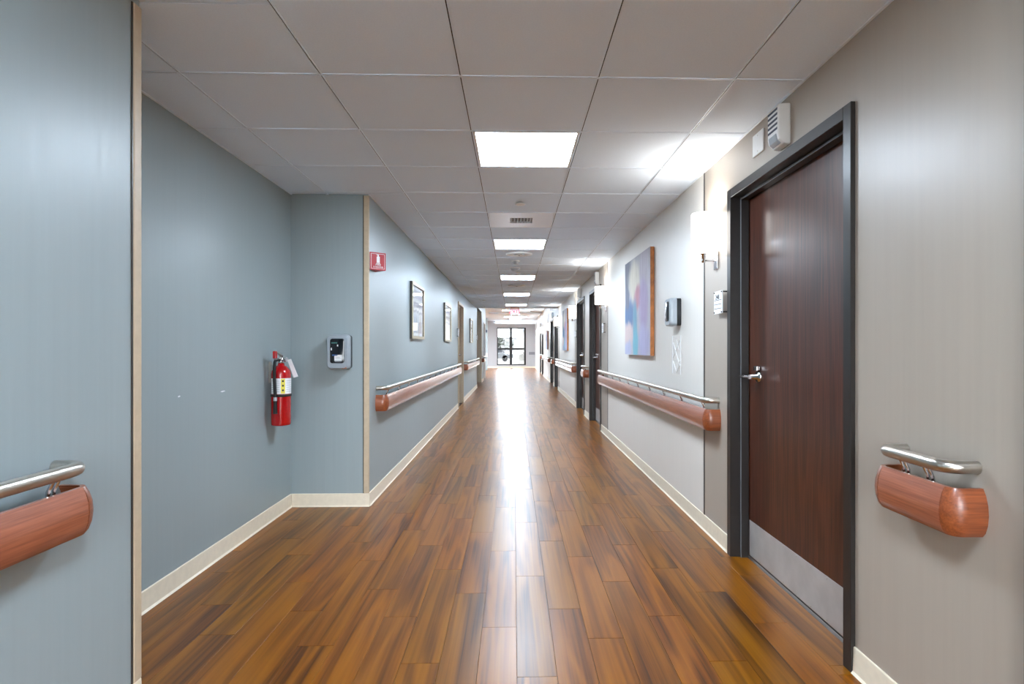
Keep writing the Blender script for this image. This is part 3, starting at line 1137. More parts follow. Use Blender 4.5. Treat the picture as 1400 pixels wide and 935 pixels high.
def handrail(wx, s, y0, y1, label, cap0=True, cap1=True, posts=True):
    """steel grab rail over a bowed wooden bumper; both return to the wall at y0 and y1"""
    t = thing('handrail', label, 'handrail', (wx, (y0 + y1) / 2, 0.715), 'handrails along the corridor')
    D, R, ZR = 0.083, 0.045, 0.905

    def W(p, z):
        return (wx + s * p[0], p[1], z)
    # tube
    path = [(0.0, y0 + 0.02)] + arc((D - R, y0 + 0.02 + R), R, -PI / 2, 0, 7) + arc((D - R, y1 - 0.02 - R), R, 0, PI / 2, 7) + [(0.0, y1 - 0.02)]
    mb = MB()
    mb.tube([W(p, ZR) for p in path], 0.019, 16)
    mb.build('grab_rail', 'satin_steel', t)
    # bowed shell profile: (offset, z)
    outer = [(0.000, 0.715), (0.010, 0.728), (0.017, 0.750), (0.020, 0.778), (0.018, 0.806), (0.011, 0.832), (0.002, 0.850)]
    inner = [(o - 0.012, z + (0.004 if i == 0 else 0)) for i, (o, z) in enumerate(outer)]
    prof = outer + inner[::-1]
    d0, rc = 0.082, 0.03
    c0 = [(0.0, y0)] + arc((d0 - rc, y0 + rc), rc, -PI / 2, 0, 5)
    c1 = arc((d0 - rc, y1 - rc), rc, 0, PI / 2, 5) + [(0.0, y1)]

    def sweep(pts, mat, name):
        n = len(pts)
        ring = len(prof)
        v = []
        for i, p in enumerate(pts):
            q0, q1 = pts[max(i - 1, 0)], pts[min(i + 1, n - 1)]
            dx, dy = q1[0] - q0[0], q1[1] - q0[1]
            L = math.hypot(dx, dy)
            nx, ny = dy / L, -dx / L
            for (o, z) in prof:
                v.append(W((max(0.0, p[0] + nx * o), p[1] + ny * o), z))
        f = []
        for i in range(n - 1):
            for k in range(ring):
                k2 = (k + 1) % ring
                f.append((i * ring + k, i * ring + k2, (i + 1) * ring + k2, (i + 1) * ring + k))
        f.append(tuple(range(ring)))
        f.append(tuple(range((n - 1) * ring, n * ring))[::-1])
        b = MB()
        b.add(v, f, 0, False)
        if s < 0:
            b.f = [fc[::-1] for fc in b.f]
        ob = b.build(name, mat, t)
        for poly in ob.data.polygons:
            poly.use_smooth = len(poly.vertices) == 4
        ob.data.update()
        m = ob.modifiers.new('edge', 'EDGE_SPLIT')
        m.split_angle = math.radians(50)
        return ob
    mid0, mid1 = c0[-1], c1[0]
    L = mid1[1] - mid0[1]
    sweep([(mid0[0], mid0[1] + L * k / 4) for k in range(5)], 'cherry_long', 'bumper')
    sweep(c0, 'cherry_cap', 'end_cap')
    sweep(c1, 'cherry_cap', 'end_cap')
    mb = MB()     # aluminium retainer behind the bumper
    mb.box(wx, wx + s * 0.06, y0 + 0.05, y1 - 0.05, 0.765, 0.80)
    mb.build('retainer', 'frame_dark', t)
    if posts:
        n = max(2, round((y1 - y0) / 0.45)) if (y1 - y0) > 0.5 else 2
        for i in range(n):
            yy = y0 + 0.11 + (y1 - y0 - 0.22) * i / (n - 1)
            mb = MB()
            for dy in (-0.009, 0.009):
                mb.tube([W((D - 0.028, yy + dy), 0.79), W((D - 0.02, yy + dy), 0.86), W((D - 0.004, yy + dy), ZR - 0.012)], 0.005, 8)
            mb.build('support_post', 'chrome', t)
    return t


handrail(XN, 1, 0.2, 1.605, 'cherry wood and steel handrail on the blue wall beside the alcove corner guard')
handrail(XR, -1, 1.495, 1.815, 'short cherry wood and steel handrail with two posts between two wooden doors')
handrail(XR, -1, 3.44, 7.9, 'long wood and steel handrail below the large abstract painting')
handrail(XR, -1, 9.50, 9.88, 'short handrail between the two doors past the abstract painting')
handrail(XR, -1, 11.42, 15.9, 'long wood and steel handrail below the second canvas')
handrail(XR, -1, 17.47, 17.85, 'short handrail between the two doors past the second canvas')
handrail(XR, -1, 19.4, 23.7, 'long wood and steel handrail below the third canvas')
handrail(XR, -1, 25.25, 25.65, 'short handrail between the last two doors')
handrail(XL, 1, 4.565, 11.08, 'long wood and steel handrail below the two framed prints')
handrail(XL, 1, 12.6, 16.9, 'wood and steel handrail beyond the beige door frame')
handrail(XL, 1, 19.55, 20.7, 'short handrail between the side passage and the white door')


# ---------------------------------------------------------------- sconces
def sconce(y, label):
    t = thing('wall_sconce', label, 'wall lamp', (XR, y, 1.75), 'frosted cylinder wall sconces')
    c = (XR - 0.087, y, 0.0)
    mb = MB()
    mb.lathe([(0.076, 1.845), (0.076, 2.095), (0.073, 2.095), (0.073, 1.849), (0.02, 1.849), (0.02, 1.845), (0.076, 1.845)], c, 'z', 32)
    mb.build('shade', 'shade_glow', t)
    mb = MB()
    mb.box(XR - 0.012, XR, y - 0.03, y + 0.03, 1.742, 1.855)
    mb.build('back_plate', 'chrome', t, 0.003)
    mb = MB()
    mb.box(XR - 0.10, XR - 0.012, y - 0.008, y + 0.008, 1.792, 1.806)
    mb.build('arm', 'chrome', t, 0.002)
    mb = MB()
    mb.lathe([(0.0, 1.785), (0.012, 1.785), (0.012, 1.835), (0.022, 1.838), (0.022, 1.849), (0.0, 1.849)], c, 'z', 16)
    mb.build('socket_stem', 'chrome', t)
    ld = bpy.data.lights.new('bulb', 'POINT')
    ld.energy = BULB_WATTS
    ld.color = (1.0, 0.96, 0.90)
    ld.shadow_soft_size = 0.035
    lo = bpy.data.objects.new('bulb', ld)
    COL.objects.link(lo)
    lo.parent = t
    lo.location = (-0.087, 0, 2.055 - 1.75)
    return t


sl = ['glowing white cylinder sconce beside the cherry door with kick plate', 'glowing white sconce past the large abstract painting', 'glowing white sconce between the second pair of doors and the second canvas',
      'glowing white sconce between the second canvas and the third pair of doors', 'glowing white sconce between the third pair of doors and the third canvas', 'glowing white sconce between the third canvas and the last pair of doors', 'last glowing white sconce before the end wall']
sl += ['glowing white sconce beside the first wooden door, on the side away from the short handrail']
for y, lab in zip((3.49, 7.69, 11.36, 15.55, 19.4, 23.3, 27.2, -0.29), sl):
    sconce(y, lab)


# ---------------------------------------------------------------- wall devices on the right
def alarm(y, label):
    t = thing('fire_alarm', label, 'alarm', (XR, y, 2.21), 'louvred wall alarms above doors')
    d, h = 0.062, 0.055
    mb = MB()
    mb.prism([(XR, 2.20), (XR - 0.035, 2.205), (XR - d + 0.006, 2.225), (XR - d, 2.25), (XR - d, 2.385), (XR - d + 0.01, 2.392), (XR, 2.395)], 'y', y - h, y + h)
    mb.build('housing', 'white_plastic', t, 0.008, 3)
    for i in range(5):
        mb = MB()
        z = 2.272 + i * 0.023
        mb.box(XR - d - 0.001, XR - d + 0.002, y - h + 0.008, y + h - 0.008, z, z + 0.011)
        mb.build('louver_slot', 'slot_blue', t)
    mb = MB()
    mb.prism([(XR - 0.042, 2.206), (XR - d + 0.002, 2.221), (XR - d - 0.004, 2.252), (XR - d + 0.006, 2.262), (XR - 0.03, 2.24)], 'y', y - h * 0.7, y + h * 0.7)
    mb.build('strobe_lens', 'grey_plastic', t, 0.004)
    return t


alarm(2.605, 'white louvred fire alarm next to the blank cover plate')
al = ['white louvred alarm above the first door past the abstract painting', 'white louvred alarm above the second door past the abstract painting', 'white louvred alarm above the door past the second canvas', 'white louvred alarm above the last pair of doors']
for y, lab in zip((8.4, 10.65, 18.1, 26.3), al):
    alarm(y, lab)
t = thing('cover_plate', 'blank white square cover plate beside a white louvred fire alarm', 'cover plate', (XR, 2.885, 2.27))
mb = MB()
mb.box(XR - 0.009, XR, 2.822, 2.948, 2.268, 2.384)
mb.build('plate', 'white_plastic', t, 0.003)
mb = MB()
for z in (2.285, 2.367):
    mb.lathe([(0.0, -0.0105), (0.004, -0.010), (0.004, -0.009)], (XR, 2.885, z), 'x', 8)
o = mb.build('plate_screws', 'satin_steel', t)


def room_sign(wx, s, y0, y1, z0, z1, label, near=True, number='248'):
    """acrylic room sign held off the wall on four pins"""
    t = thing('room_sign', label, 'sign', (wx, (y0 + y1) / 2, z0), 'acrylic room signs beside doors')
    d = 0.03
    mb = MB()
    mb.box(wx + s * d, wx + s * (d + 0.004), y0, y1, z0, z1)
    mb.build('panel', 'paper_white', t)
    for yy in (y0 + 0.008, y1 - 0.008):
        for zz in (z0 + 0.008, z1 - 0.008):
            mb = MB()
            mb.tube([(wx, yy, zz), (wx + s * (d + 0.008), yy, zz)], 0.0045, 8)
            mb.build('standoff_pin', 'ink_black', t)
    xx = wx + s * (d + 0.0046)
    yc = (y0 + y1) / 2
    if near:
        text_part(number, 0.042, 'room_number', 'ink_black', t, (xx, yc + s * 0.010 * -1, z1 - 0.038), (0, s, 0), (0, 0, 1))
    for k in range(3):
        mb = MB()
        z = z0 + 0.082 - k * 0.026
        mb.box(wx + s * (d + 0.0038), xx, y0 + 0.01, y1 - 0.006, z, z + 0.0035)
        mb.build('ruled_line', 'ink_black', t)
    return t


room_sign(XR, -1, 3.315, 3.45, 1.452, 1.592, 'white room number sign on black standoffs between the dispenser and the cherry door')
room_sign(XR, -1, 7.76, 7.90, 1.45, 1.59, 'small white room sign past the large abstract painting', False)
room_sign(XR, -1, 11.30, 11.43, 1.45, 1.59, 'small white room sign before the second canvas', False)
room_sign(XL, 1, 11.02, 11.16, 1.46, 1.62, 'small white room sign beside the beige door frame', False)
room_sign(XL, 1, 16.75, 16.9, 1.46, 1.62, 'small white room sign beside the side passage', False)


def dispenser(name, label, origin, U, N, w, h, d, detail=True):
    """wall dispenser: origin = bottom centre on the wall, U = unit along the wall (picture right), N = into the room"""
    t = thing(name, label, 'dispenser', origin)
    o = Vector(origin)
    U, N = Vector(U), Vector(N)

    def loft(sections, mat, nm, parent=t, bevel=0.0):
        # sections: (depth, width, height, centre height, corner radius)
        b = MB()
        rings = []
        for (dd, ww, hh, cz, rr) in sections:
            rings.append([o + U * p[0] + Vector((0, 0, p[1])) + N * dd for p in rrect(0, cz, ww, hh, rr)])
        n = len(rings[0])
        v = [p for r_ in rings for p in r_]
        f = []
        for i in range(len(rings) - 1):
            for k in range(n):
                k2 = (k + 1) % n
                f.append((i * n + k, i * n + k2, (i + 1) * n + k2, (i + 1) * n + k))
        f.append(tuple(range(n))[::-1])
        f.append(tuple(range((len(rings) - 1) * n, len(rings) * n)))
        b.add(v, f, 0, True)
        ob = b.build(nm, mat, parent)
        m = ob.modifiers.new('edge', 'EDGE_SPLIT')
        m.split_angle = math.radians(35)
        return ob
    loft([(0, w, h * 0.97, h * 0.5, 0.02), (d * 0.38, w, h * 0.97, h * 0.5, 0.02)], 'black_gloss', 'back_body')
    loft([(d * 0.38, w * 1.0, h, h * 0.5, 0.025), (d * 0.7, w * 0.99, h * 0.99, h * 0.5, 0.028), (d * 0.93, w * 0.95, h * 0.96, h * 0.5, 0.03), (d, w * 0.88, h * 0.91, h * 0.5, 0.03)], 'grey_plastic', 'cover')
    win = loft([(d * 0.9, w * 0.64, h * 0.70, h * 0.53, 0.018), (d + 0.002, w * 0.64, h * 0.70, h * 0.53, 0.018), (d + 0.004, w * 0.58, h * 0.66, h * 0.53, 0.014)], 'black_gloss', 'window')
    if detail:
        F = d + 0.0045

        def plate(u0, u1, z0, z1, mat, nm):
            b = MB()
            c = [o + U * u + Vector((0, 0, z)) + N * dd for dd in (F - 0.001, F + 0.0006) for (u, z) in ((u0, z0), (u1, z0), (u1, z1), (u0, z1))]
            b.add(c, [(3, 2, 1, 0), (4, 5, 6, 7), (0, 1, 5, 4), (1, 2, 6, 5), (2, 3, 7, 6), (3, 0, 4, 7)])
            return b.build(nm, mat, t)
        plate(-w * 0.12, w * 0.22, h * 0.25, h * 0.42, 'paper_white', 'label')
        plate(-w * 0.22, w * 0.02, h * 0.39, h * 0.43, 'ink_blue', 'label_corner')
        plate(-w * 0.10, w * 0.20, h * 0.215, h * 0.24, 'vent_grey', 'label_strip')
        for i in range(2):
            plate(-w * 0.07, w * (0.17 - 0.03 * i), h * (0.30 + 0.045 * i), h * (0.31 + 0.045 * i), 'vent_grey', 'label_line')
        for i in range(6):   # small green wordmark, too blurred to read
            plate(-w * 0.25 + i * w * 0.045, -w * 0.25 + i * w * 0.045 + w * 0.032, h * 0.745, h * 0.775, 'ink_green', 'wordmark')
        plate(-w * 0.28, -w * 0.23, h * 0.55, h * 0.62, 'paper_white', 'indicator')
        plate(0.0, w * 0.05, h * 0.66, h * 0.71, 'paper_white', 'indicator')
        b = MB()
        c = o + U * (w * 0.30) + N * (d * 0.80) + Vector((0, 0, h * 0.055))
        b.box(c.x - 0.018, c.x + 0.018, c.y - 0.02, c.y + 0.012, c.z - 0.009, c.z + 0.009)
        b.build('drip_catch', 'tan_plastic', t, 0.003)
    return t


dispenser('sanitizer_dispenser', 'grey and black hand sanitizer dispenser on the alcove back wall', (-1.345, YB, 1.073), (1, 0, 0), (0, -1, 0), 0.168, 0.268, 0.105)
dispenser('soap_dispenser', 'grey and black dispenser on the off-white wall beside the abstract painting', (XR, 4.315, 1.408), (0, -1, 0), (-1, 0, 0), 0.15, 0.222, 0.09, False)
# clear plastic sleeve with etched diamonds below the dispenser
t = thing('plastic_sleeve', 'clear plastic sleeve with white diamond creases below the dispenser', 'wall sleeve', (XR, 4.34, 1.03))
mb = MB()
mb.box(XR - 0.006, XR - 0.005, 4.225, 4.455, 1.03, 1.335)
mb.build('film', 'clear_film', t)
for y in (4.23, 4.45):
    mb = MB()
    mb.box(XR - 0.010, XR - 0.006, y - 0.005, y + 0.005, 1.03, 1.335)
    mb.build('edge_weld', 'white_plastic', t)
for (a, b) in (((4.25, 1.30), (4.43, 1.16)), ((4.43, 1.28), (4.25, 1.10)), ((4.25, 1.14), (4.34, 1.045)), ((4.43, 1.13), (4.34, 1.045)), ((4.34, 1.30), (4.27, 1.22))):
    mb = MB()
    mb.tube([(XR - 0.008, a[0], a[1]), (XR - 0.008, b[0], b[1])], 0.004, 6)
    mb.build('crease', 'white_plastic', t)


# ---------------------------------------------------------------- pictures
def canvas(y0, y1, z0, z1, label, d=0.042):
    t = thing('painting', label, 'painting', (XR, (y0 + y1) / 2, z0), 'abstract canvases on the sconce wall')
    mb = MB()
    mb.box(XR - d + 0.002, XR - 0.004, y0, y1, z0, z1)
    mb.build('stretcher', 'canvas_side', t)
    c = ((y0 + y1) / 2, (z0 + z1) / 2)
    b = MB()
    b.box(-0.002, 0.002, y0 - c[0], y1 - c[0], z0 - c[1], z1 - c[1])
    me = bpy.data.meshes.new('painted_canvas')
    me.from_pydata(b.v, [], b.f)
    me.materials.append(M['abstract_canvas'])
    ob = bpy.data.objects.new('painted_canvas', me)
    COL.objects.link(ob)
    ob.parent = t
    ob.location = (-d, 0, c[1] - z0)
    return t


canvas(5.05, 6.18, 1.165, 2.175, 'large unframed abstract painting in blue, lavender and cream with orange edge beside the dispenser')
canvas(12.98, 14.1, 1.165, 2.175, 'unframed canvas past the first two pairs of doors, second from the dispenser')
canvas(20.5, 21.6, 1.165, 2.175, 'unframed canvas nearest the end window, third from the dispenser')


def framed_print(y0, y1, z0, z1, label):
    t = thing('framed_print', label, 'picture', (XL, (y0 + y1) / 2, z0), 'framed prints on the blue wall')
    d, fw = 0.034, 0.035
    for (a, b, c, e) in ((y0, y0 + fw, z0, z1), (y1 - fw, y1, z0, z1), (y0 + fw, y1 - fw, z0, z0 + fw), (y0 + fw, y1 - fw, z1 - fw, z1)):
        mb = MB()
        mb.box(XL, XL + d * 0.75, a, b, c, e, 1)
        mb.box(XL + d * 0.75, XL + d, a + 0.002, b - 0.002, c + 0.002, e - 0.002, 0)
        mb.build('frame_rail', ['champagne', 'frame_dark'], t)
    mb = MB()
    mb.box(XL + 0.003, XL + 0.012, y0 + fw, y1 - fw, z0 + fw, z1 - fw)
    mb.build('mat_board', 'paper_white', t)
    cy_, cz_ = (y0 + y1) / 2, (z0 + z1) / 2
    hw_, hh_ = (y1 - y0) / 2 - fw - 0.04, (z1 - z0) / 2 - fw - 0.035
    b = MB()
    b.box(-0.001, 0.001, -hw_, hw_, -hh_, hh_)
    me = bpy.data.meshes.new('print')
    me.from_pydata(b.v, [], b.f)
    me.materials.append(M['reed_print'])
    ob = bpy.data.objects.new('print', me)
    COL.objects.link(ob)
    ob.parent = t
    ob.location = (0.013, 0, cz_ - z0)
    mb = MB()
    mb.box(XL + 0.018, XL + 0.020, y0 + fw, y1 - fw, z0 + fw, z1 - fw)
    mb.build('glazing', 'window_glass', t)
    return t


framed_print(6.05, 6.85, 1.338, 1.972, 'framed print in pale tones next to the fire extinguisher sign')
framed_print(8.95, 9.80, 1.338, 1.972, 'framed print in pale tones next to the beige door frame')
framed_print(14.2, 15.0, 1.36, 1.99, 'framed print beyond the beige door frame, before the side passage')

# ---------------------------------------------------------------- fire extinguisher sign (V-shaped, projecting from the wall)
SA, ST, SB = (XL, 4.378), (-1.031, 4.46), (XL, 4.542)
SZ0, SZ1 = 1.860, 2.000
t = thing('fire_extinguisher_sign', 'red folded fire extinguisher sign projecting from the blue wall', 'sign', (XL, 4.46, SZ0))
mb = MB()
mb.prism([SA, ST, SB], 'z', SZ0, SZ1)
mb.build('folded_panel', 'sign_red', t)
fx = Vector((ST[0] - SA[0], ST[1] - SA[1], 0))
FL = fx.length
fx.normalize()
fn = fx.cross(Vector((0, 0, 1)))


def on_face(u, z, d=0.0006):
    p = Vector((SA[0], SA[1], 0)) + fx * u + fn * d
    return Vector((p.x, p.y, z))


def face_plate(u0, u1, z0, z1, mat, name):
    b = MB()
    c = [on_face(u, z, d) for d in (-0.0005, 0.0008) for (u, z) in ((u0, z0), (u1, z0), (u1, z1), (u0, z1))]
    b.add(c, [(3, 2, 1, 0), (4, 5, 6, 7), (0, 1, 5, 4), (1, 2, 6, 5), (2, 3, 7, 6), (3, 0, 4, 7)])
    return b.build(name, mat, t)


m0, lw = 0.010, 0.0025
for (a, b, c, d) in ((m0, FL - m0, SZ0 + m0, SZ0 + m0 + lw), (m0, FL - m0, SZ1 - m0 - lw, SZ1 - m0), (m0, m0 + lw, SZ0 + m0, SZ1 - m0), (FL - m0 - lw, FL - m0, SZ0 + m0, SZ1 - m0)):
    face_plate(a, b, c, d, 'paper_white', 'border_line')
uc = FL * 0.52
face_plate(uc - 0.013, uc + 0.013, SZ0 + 0.058, SZ0 + 0.108, 'paper_white', 'extinguisher_pictogram')
face_plate(uc - 0.006, uc + 0.006, SZ0 + 0.108, SZ0 + 0.118, 'paper_white', 'extinguisher_pictogram')
face_plate(uc - 0.014, uc + 0.006, SZ0 + 0.118, SZ0 + 0.124, 'paper_white', 'extinguisher_pictogram')
face_plate(uc - 0.017, uc + 0.017, SZ0 + 0.050, SZ0 + 0.055, 'paper_white', 'extinguisher_pictogram')
text_part('FIRE', 0.019, 'lettering', 'paper_white', t, on_face(uc, SZ0 + 0.041, 0.001), fx, (0, 0, 1), sx=1.35)
text_part('EXTINGUISHER', 0.0145, 'lettering', 'paper_white', t, on_face(uc, SZ0 + 0.024, 0.001), fx, (0, 0, 1), sx=0.85)

# ---------------------------------------------------------------- fire extinguisher
EX, EY, EZ = XA + 0.085, 3.95, 0.690
t = thing('fire_extinguisher', 'red fire extinguisher with black hose hanging on the alcove side wall', 'fire extinguisher', (EX, EY, EZ))
RB = 0.066
mb = MB()
mb.lathe([(0.0, 0.004), (RB - 0.012, 0.0), (RB - 0.002, 0.004), (RB, 0.012), (RB, 0.365), (RB - 0.004, 0.385), (RB - 0.018, 0.405), (0.036, 0.418), (0.024, 0.424), (0.022, 0.44), (0.0, 0.44)], (EX, EY, EZ), 'z', 36)
body = mb.build('cylinder', 'extinguisher_red', t)
mb = MB()     # label wrapped round the corridor side
an = math.radians(-62)
mb.lathe([(RB + 0.0008, 0.225), (RB + 0.0008, 0.335)], (EX, EY, EZ), 'z', 20, a0=an - 1.35, a1=an + 1.35)
lab = mb.build('label', 'paper_white', body)
mb = MB()
mb.lathe([(RB + 0.0014, 0.228), (RB + 0.0014, 0.332)], (EX, EY, EZ), 'z', 8, a0=an - 0.12, a1=an + 0.30)
mb.build('label_stripe', 'label_yellow', lab)
for zz in (0.245, 0.277, 0.309):
    mb = MB()
    mb.lathe([(RB + 0.002, zz), (RB + 0.002, zz + 0.013)], (EX, EY, EZ), 'z', 4, a0=an + 0.0, a1=an + 0.17)
    mb.build('label_symbol', 'ink_black', lab)
for zz in (0.24, 0.255, 0.27, 0.285, 0.30, 0.315):
    for (a, b) in ((-1.2, -0.25), (0.42, 1.2)):
        mb = MB()
        mb.lathe([(RB + 0.0014, zz), (RB + 0.0014, zz + 0.003)], (EX, EY, EZ), 'z', 8, a0=an + a, a1=an + b)
        mb.build('label_line', 'fixture_grey', lab)
mb = MB()
mb.lathe([(RB + 0.0005, 0.205), (RB + 0.003, 0.206), (RB + 0.003, 0.222), (RB + 0.0005, 0.223)], (EX, EY, EZ), 'z', 36)
mb.build('strap', 'black_rubber', t)
mb = MB()     # wall bracket
mb.box(XA, XA + 0.006, EY - 0.005, EY + 0.03, EZ + 0.30, EZ + 0.45)
mb.box(XA, EX - 0.01, EY - 0.012, EY + 0.012, EZ + 0.425, EZ + 0.431)
mb.build('wall_bracket', 'satin_steel', t)
mb = MB()     # valve block
mb.lathe([(0.018, 0.44), (0.020, 0.445), (0.020, 0.475), (0.014, 0.480), (0.014, 0.495), (0.0, 0.495)], (EX, EY, EZ), 'z', 18)
mb.box(EX - 0.012, EX + 0.012, EY - 0.034, EY + 0.026, EZ + 0.455, EZ + 0.478)
valve = mb.build('valve', 'chrome', t)
mb = MB()
mb.tube([(EX, EY, EZ + 0.466), (EX + 0.03, EY - 0.004, EZ + 0.466)], 0.008, 10)
mb.tube([(EX + 0.03, EY - 0.004, EZ + 0.466), (EX + 0.04, EY - 0.006, EZ + 0.466)], 0.017, 16)
mb.build('pressure_gauge', 'chrome', valve)
mb = MB()     # lower carrying handle and upper squeeze lever reach towards the corridor
mb.prism([(EY + 0.01, EZ + 0.478), (EY - 0.02, EZ + 0.482), (EY - 0.10, EZ + 0.470), (EY - 0.105, EZ + 0.464), (EY - 0.02, EZ + 0.472), (EY + 0.01, EZ + 0.47)], 'x', EX - 0.009, EX + 0.009)
mb.build('carrying_handle', 'satin_steel', valve)
mb = MB()
mb.prism([(EY + 0.02, EZ + 0.49), (EY - 0.02, EZ + 0.505), (EY - 0.10, EZ + 0.53), (EY - 0.105, EZ + 0.522), (EY - 0.02, EZ + 0.495), (EY + 0.02, EZ + 0.482)], 'x', EX - 0.009, EX + 0.009)
mb.build('squeeze_lever', 'satin_steel', valve)
mb = MB()
mb.box(EX - 0.012, EX + 0.012, EY - 0.112, EY - 0.088, EZ + 0.475, EZ + 0.526)
mb.build('lever_grip', 'extinguisher_red', valve, 0.004)
mb = MB()     # hose down the camera side, ending in a nozzle
hx, hy = EX - 0.012, EY - 0.082
mb.tube([(EX - 0.005, EY - 0.03, EZ + 0.466), (EX - 0.008, EY - 0.055, EZ + 0.466), (hx, hy + 0.008, EZ + 0.45), (hx, hy, EZ + 0.41), (hx, hy, EZ + 0.33), (hx + 0.004, hy, EZ + 0.24), (hx + 0.006, hy, EZ + 0.20)], 0.0105, 12)
hose = mb.build('hose', 'black_rubber', t)
mb = MB()
mb.tube([(hx + 0.006, hy, EZ + 0.205), (hx + 0.006, hy, EZ + 0.18)], 0.013, 12)
mb.build('hose_clip', 'fixture_grey', hose)
mb = MB()
mb.tube([(hx + 0.006, hy, EZ + 0.18), (hx + 0.006, hy, EZ + 0.15), (hx + 0.006, hy, EZ + 0.09)], [0.0125, 0.012, 0.015], 12)
mb.build('nozzle', 'black_rubber', hose)
mb = MB()     # inspection tag hanging from the valve
p = [Vector((EX + 0.035, EY + 0.02, EZ + 0.465)), Vector((EX + 0.062, EY + 0.02, EZ + 0.47)), Vector((EX + 0.112, EY + 0.02, EZ + 0.345)), Vector((EX + 0.080, EY + 0.02, EZ + 0.335))]
dv = Vector((0.0, 0.0015, 0))
mb.add(p + [q + dv for q in p], [(0, 1, 2, 3), (7, 6, 5, 4), (0, 4, 5, 1), (1, 5, 6, 2), (2, 6, 7, 3), (3, 7, 4, 0)])
mb.build('inspection_tag', 'paper_white', t)
mb = MB()
mb.tube([(EX + 0.015, EY + 0.01, EZ + 0.468), (EX + 0.045, EY + 0.0205, EZ + 0.464)], 0.002, 6)
mb.build('tag_tie', 'satin_steel', t)

# worn paint scuffs on the alcove side wall
for (y, z, w, lab) in ((3.33, 0.98, 0.028, 'tiny white paint chip on the alcove wall, closer to the extinguisher'), (2.90, 0.988, 0.012, 'tiny white paint chip on the alcove wall, farther from the extinguisher')):
    mb = MB()
    mb.prism([(y - w, z - 0.002), (y - w * 0.2, z - 0.005), (y + w, z - 0.001), (y + w * 0.5, z + 0.004), (y - w * 0.5, z + 0.003)], 'x', XA, XA + 0.0006)
    tag(mb.build('paint_chip', 'paper_white'), lab, 'scuff', 'paint chips on the alcove wall')

# ---------------------------------------------------------------- exit sign and hanging box at the end of the low ceiling
t = thing('exit_sign', 'red lit exit sign hanging at the end of the low ceiling', 'sign', (0.04, 16.3, 2.205))
mb = MB()
mb.box(-0.105, 0.185, 16.30, 16.335, 2.205, 2.375)
mb.build('sign_box', 'exit_face', t, 0.004)
mb = MB()
mb.box(-0.09, 0.17, 16.285, 16.35, 2.375, ZC)
mb.build('ceiling_canopy', 'tan_plastic', t)
text_part('EXIT', 0.175, 'lettering', 'exit_glow', t, (0.04, 16.297, 2.29), (1, 0, 0), (0, 0, 1), 0.002)
t = thing('hanging_sign', 'beige hanging sign box beyond the red exit sign', 'sign', (0.075, 24.0, 2.44))
mb = MB()
mb.box(-0.18, 0.33, 23.97, 24.03, 2.44, 2.58)
mb.build('sign_box', 'beige_sign', t, 0.004)
for x in (-0.1, 0.25):
    mb = MB()
    mb.tube([(x, 24.0, 2.58), (x, 24.0, ZH)], 0.006, 8)
    mb.build('hanger_rod', 'fixture_grey', t)
# end wall: dark grey bumper plate
mb = MB()
mb.prism(rrect(1.10, 0.88, 0.36, 0.16, 0.02), 'y', YE - 0.05, YE)
tag(mb.build('wall_bumper', 'vent_grey'), 'dark grey bumper plate on the end wall beside the window', 'wall bumper')
# small switch and reader on the lobby pier
for (z, h, nm, lab, mat) in ((2.12, 0.14, 'wall_speaker', 'small dark speaker box high on the blue pier', 'slot_blue'), (0.82, 0.2, 'card_reader', 'small white card reader on the blue pier', 'white_plastic')):
    mb = MB()
    mb.prism(rrect(-1.48, z, 0.09, h, 0.01), 'y', 29.96, 30.0)
    tag(mb.build(nm, mat), lab, 'wall device')

# ---------------------------------------------------------------- outdoors beyond the end window
mb = MB()
mb.box(-60, 60, -40, 120, -0.25, -0.15)
tag(mb.build('ground_outside', 'outdoor_paving'), 'pale paved yard outside the end window', 'ground', kind='structure')
t = thing('annex_building', 'pale rendered building wing with a wall lamp outside the end window', 'building', (6.0, 45, -0.15))
mb = MB()
mb.box(0.35, 12.0, 44.0, 60.0, -0.15, 7.0)
mb.build('wall', 'outdoor_wall', t)
mb = MB()
mb.box(0.25, 12.1, 43.9, 60.1, 7.0, 7.25)
mb.build('parapet', 'outdoor_roof', t)
mb = MB()
mb.box(0.78, 0.98, 43.8, 44.0, 2.5, 2.68)
mb.build('wall_lamp', 'outdoor_roof', t)
for i in range(5):
    for j in range(6):
        mb = MB()
        x = 0.42 + (0.0 if i % 2 else 0.05) + j * 0.10
        mb.box(x, x + 0.085, 43.96, 44.0, 0.2 + i * 0.14, 0.2 + i * 0.14 + 0.11)
        mb.build('brick', 'outdoor_brick', t)
t = thing('far_building', 'distant grey building with a row of windows outside the end window', 'building', (-8, 95, -0.15))
mb = MB()
mb.box(-16, 1.5, 92.0, 100.0, -0.15, 2.5)
mb.build('wall', 'outdoor_far_wall', t)
mb = MB()
mb.prism([(-16.4, 2.5), (1.9, 2.5), (1.2, 2.95), (-15.6, 2.95)], 'y', 91.6, 100.4)
mb.build('roof', 'outdoor_roof', t)
for i in range(7):
    mb = MB()
    x = -13.5 + i * 2.0
    mb.box(x, x + 1.0, 91.93, 92.0, 0.7, 1.9)
    mb.build('window', 'car_glass', t)


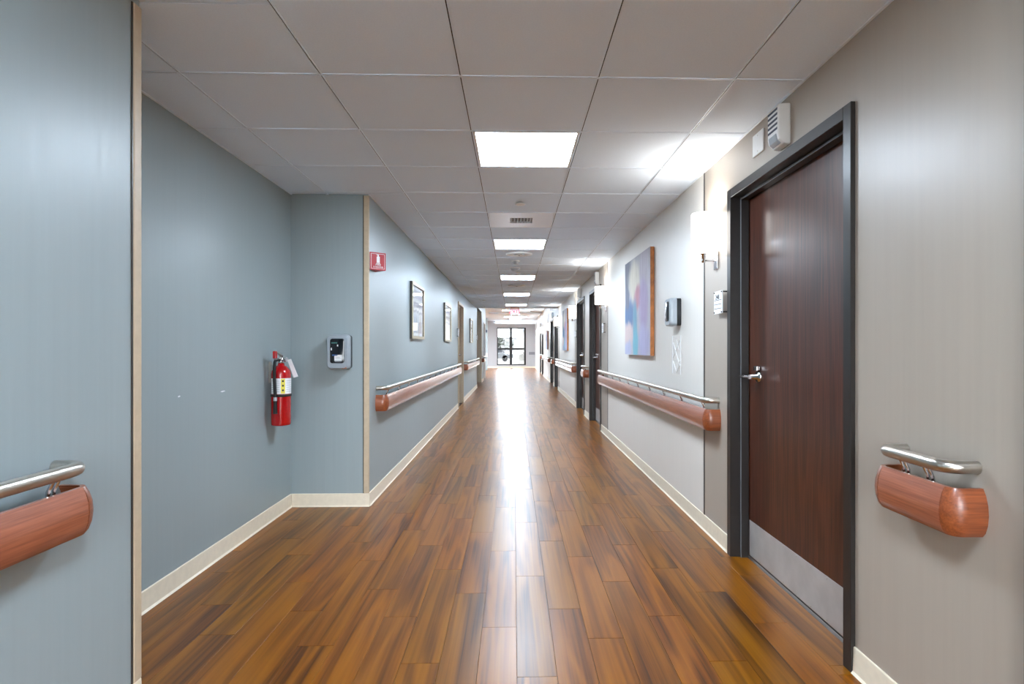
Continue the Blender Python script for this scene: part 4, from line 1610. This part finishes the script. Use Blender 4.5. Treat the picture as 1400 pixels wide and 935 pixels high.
def tree(x, y, h, r, label):
    t = thing('tree', label, 'tree', (x, y, -0.15), 'trees in the yard')
    mb = MB()
    mb.tube([(x, y, -0.15), (x + 0.05, y, h * 0.45), (x, y + 0.05, h * 0.75)], [0.12, 0.09, 0.05], 8)
    mb.build('trunk', 'bark', t)
    rnd = random.Random(int(x * 10) + 5)
    mb = MB()
    for i in range(90):
        a, b, q = rnd.uniform(0, 2 * PI), rnd.uniform(-1, 1), rnd.uniform(0.35, 1.0) ** 0.6
        cz = h * 0.68 + b * h * 0.32 * q
        rr = r * math.sqrt(max(0.05, 1 - b * b)) * q
        c = Vector((x + rr * math.cos(a), y + rr * math.sin(a), cz))
        s = rnd.uniform(0.10, 0.2)
        u = Vector((rnd.uniform(-1, 1), rnd.uniform(-1, 1), rnd.uniform(-1, 1))).normalized()
        w = u.orthogonal().normalized()
        k = u.cross(w)
        mb.add([c + w * s, c + k * s, c - w * s, c - k * s, c + u * s * 0.6, c - u * s * 0.6],
               [(0, 1, 4), (1, 2, 4), (2, 3, 4), (3, 0, 4), (1, 0, 5), (2, 1, 5), (3, 2, 5), (0, 3, 5)])
    o = mb.build('foliage', 'leaf_dark', t)
    o['kind'] = 'stuff'


tree(-1.9, 62.0, 2.6, 0.8, 'broader dark tree in the yard outside the end window')
tree(-0.55, 66.0, 2.3, 0.6, 'slim dark tree in the yard near the window mullion')
t = thing('parked_car', 'grey parked car in the yard outside the end window', 'car', (-2.1, 55.0, -0.15))
mb = MB()
mb.prism([(-4.1, 0.15), (-4.15, 0.55), (-3.8, 0.72), (-0.4, 0.72), (-0.05, 0.6), (0.0, 0.2), (-0.2, 0.12), (-3.9, 0.12)], 'y', 54.2, 55.9)
mb.build('body', 'car_paint', t, 0.03)
mb = MB()
mb.prism([(-3.5, 0.72), (-3.0, 1.2), (-1.4, 1.2), (-0.8, 0.72)], 'y', 54.35, 55.75)
mb.build('cabin', 'car_glass', t, 0.03)
for x in (-3.4, -0.85):
    for y in (54.2, 55.72):
        mb = MB()
        mb.lathe([(0.0, 0.0), (0.3, 0.0), (0.32, 0.03), (0.32, 0.15), (0.3, 0.18), (0.0, 0.18)], (x, y, 0.17), 'y', 18)
        mb.build('wheel', 'black_rubber', t)
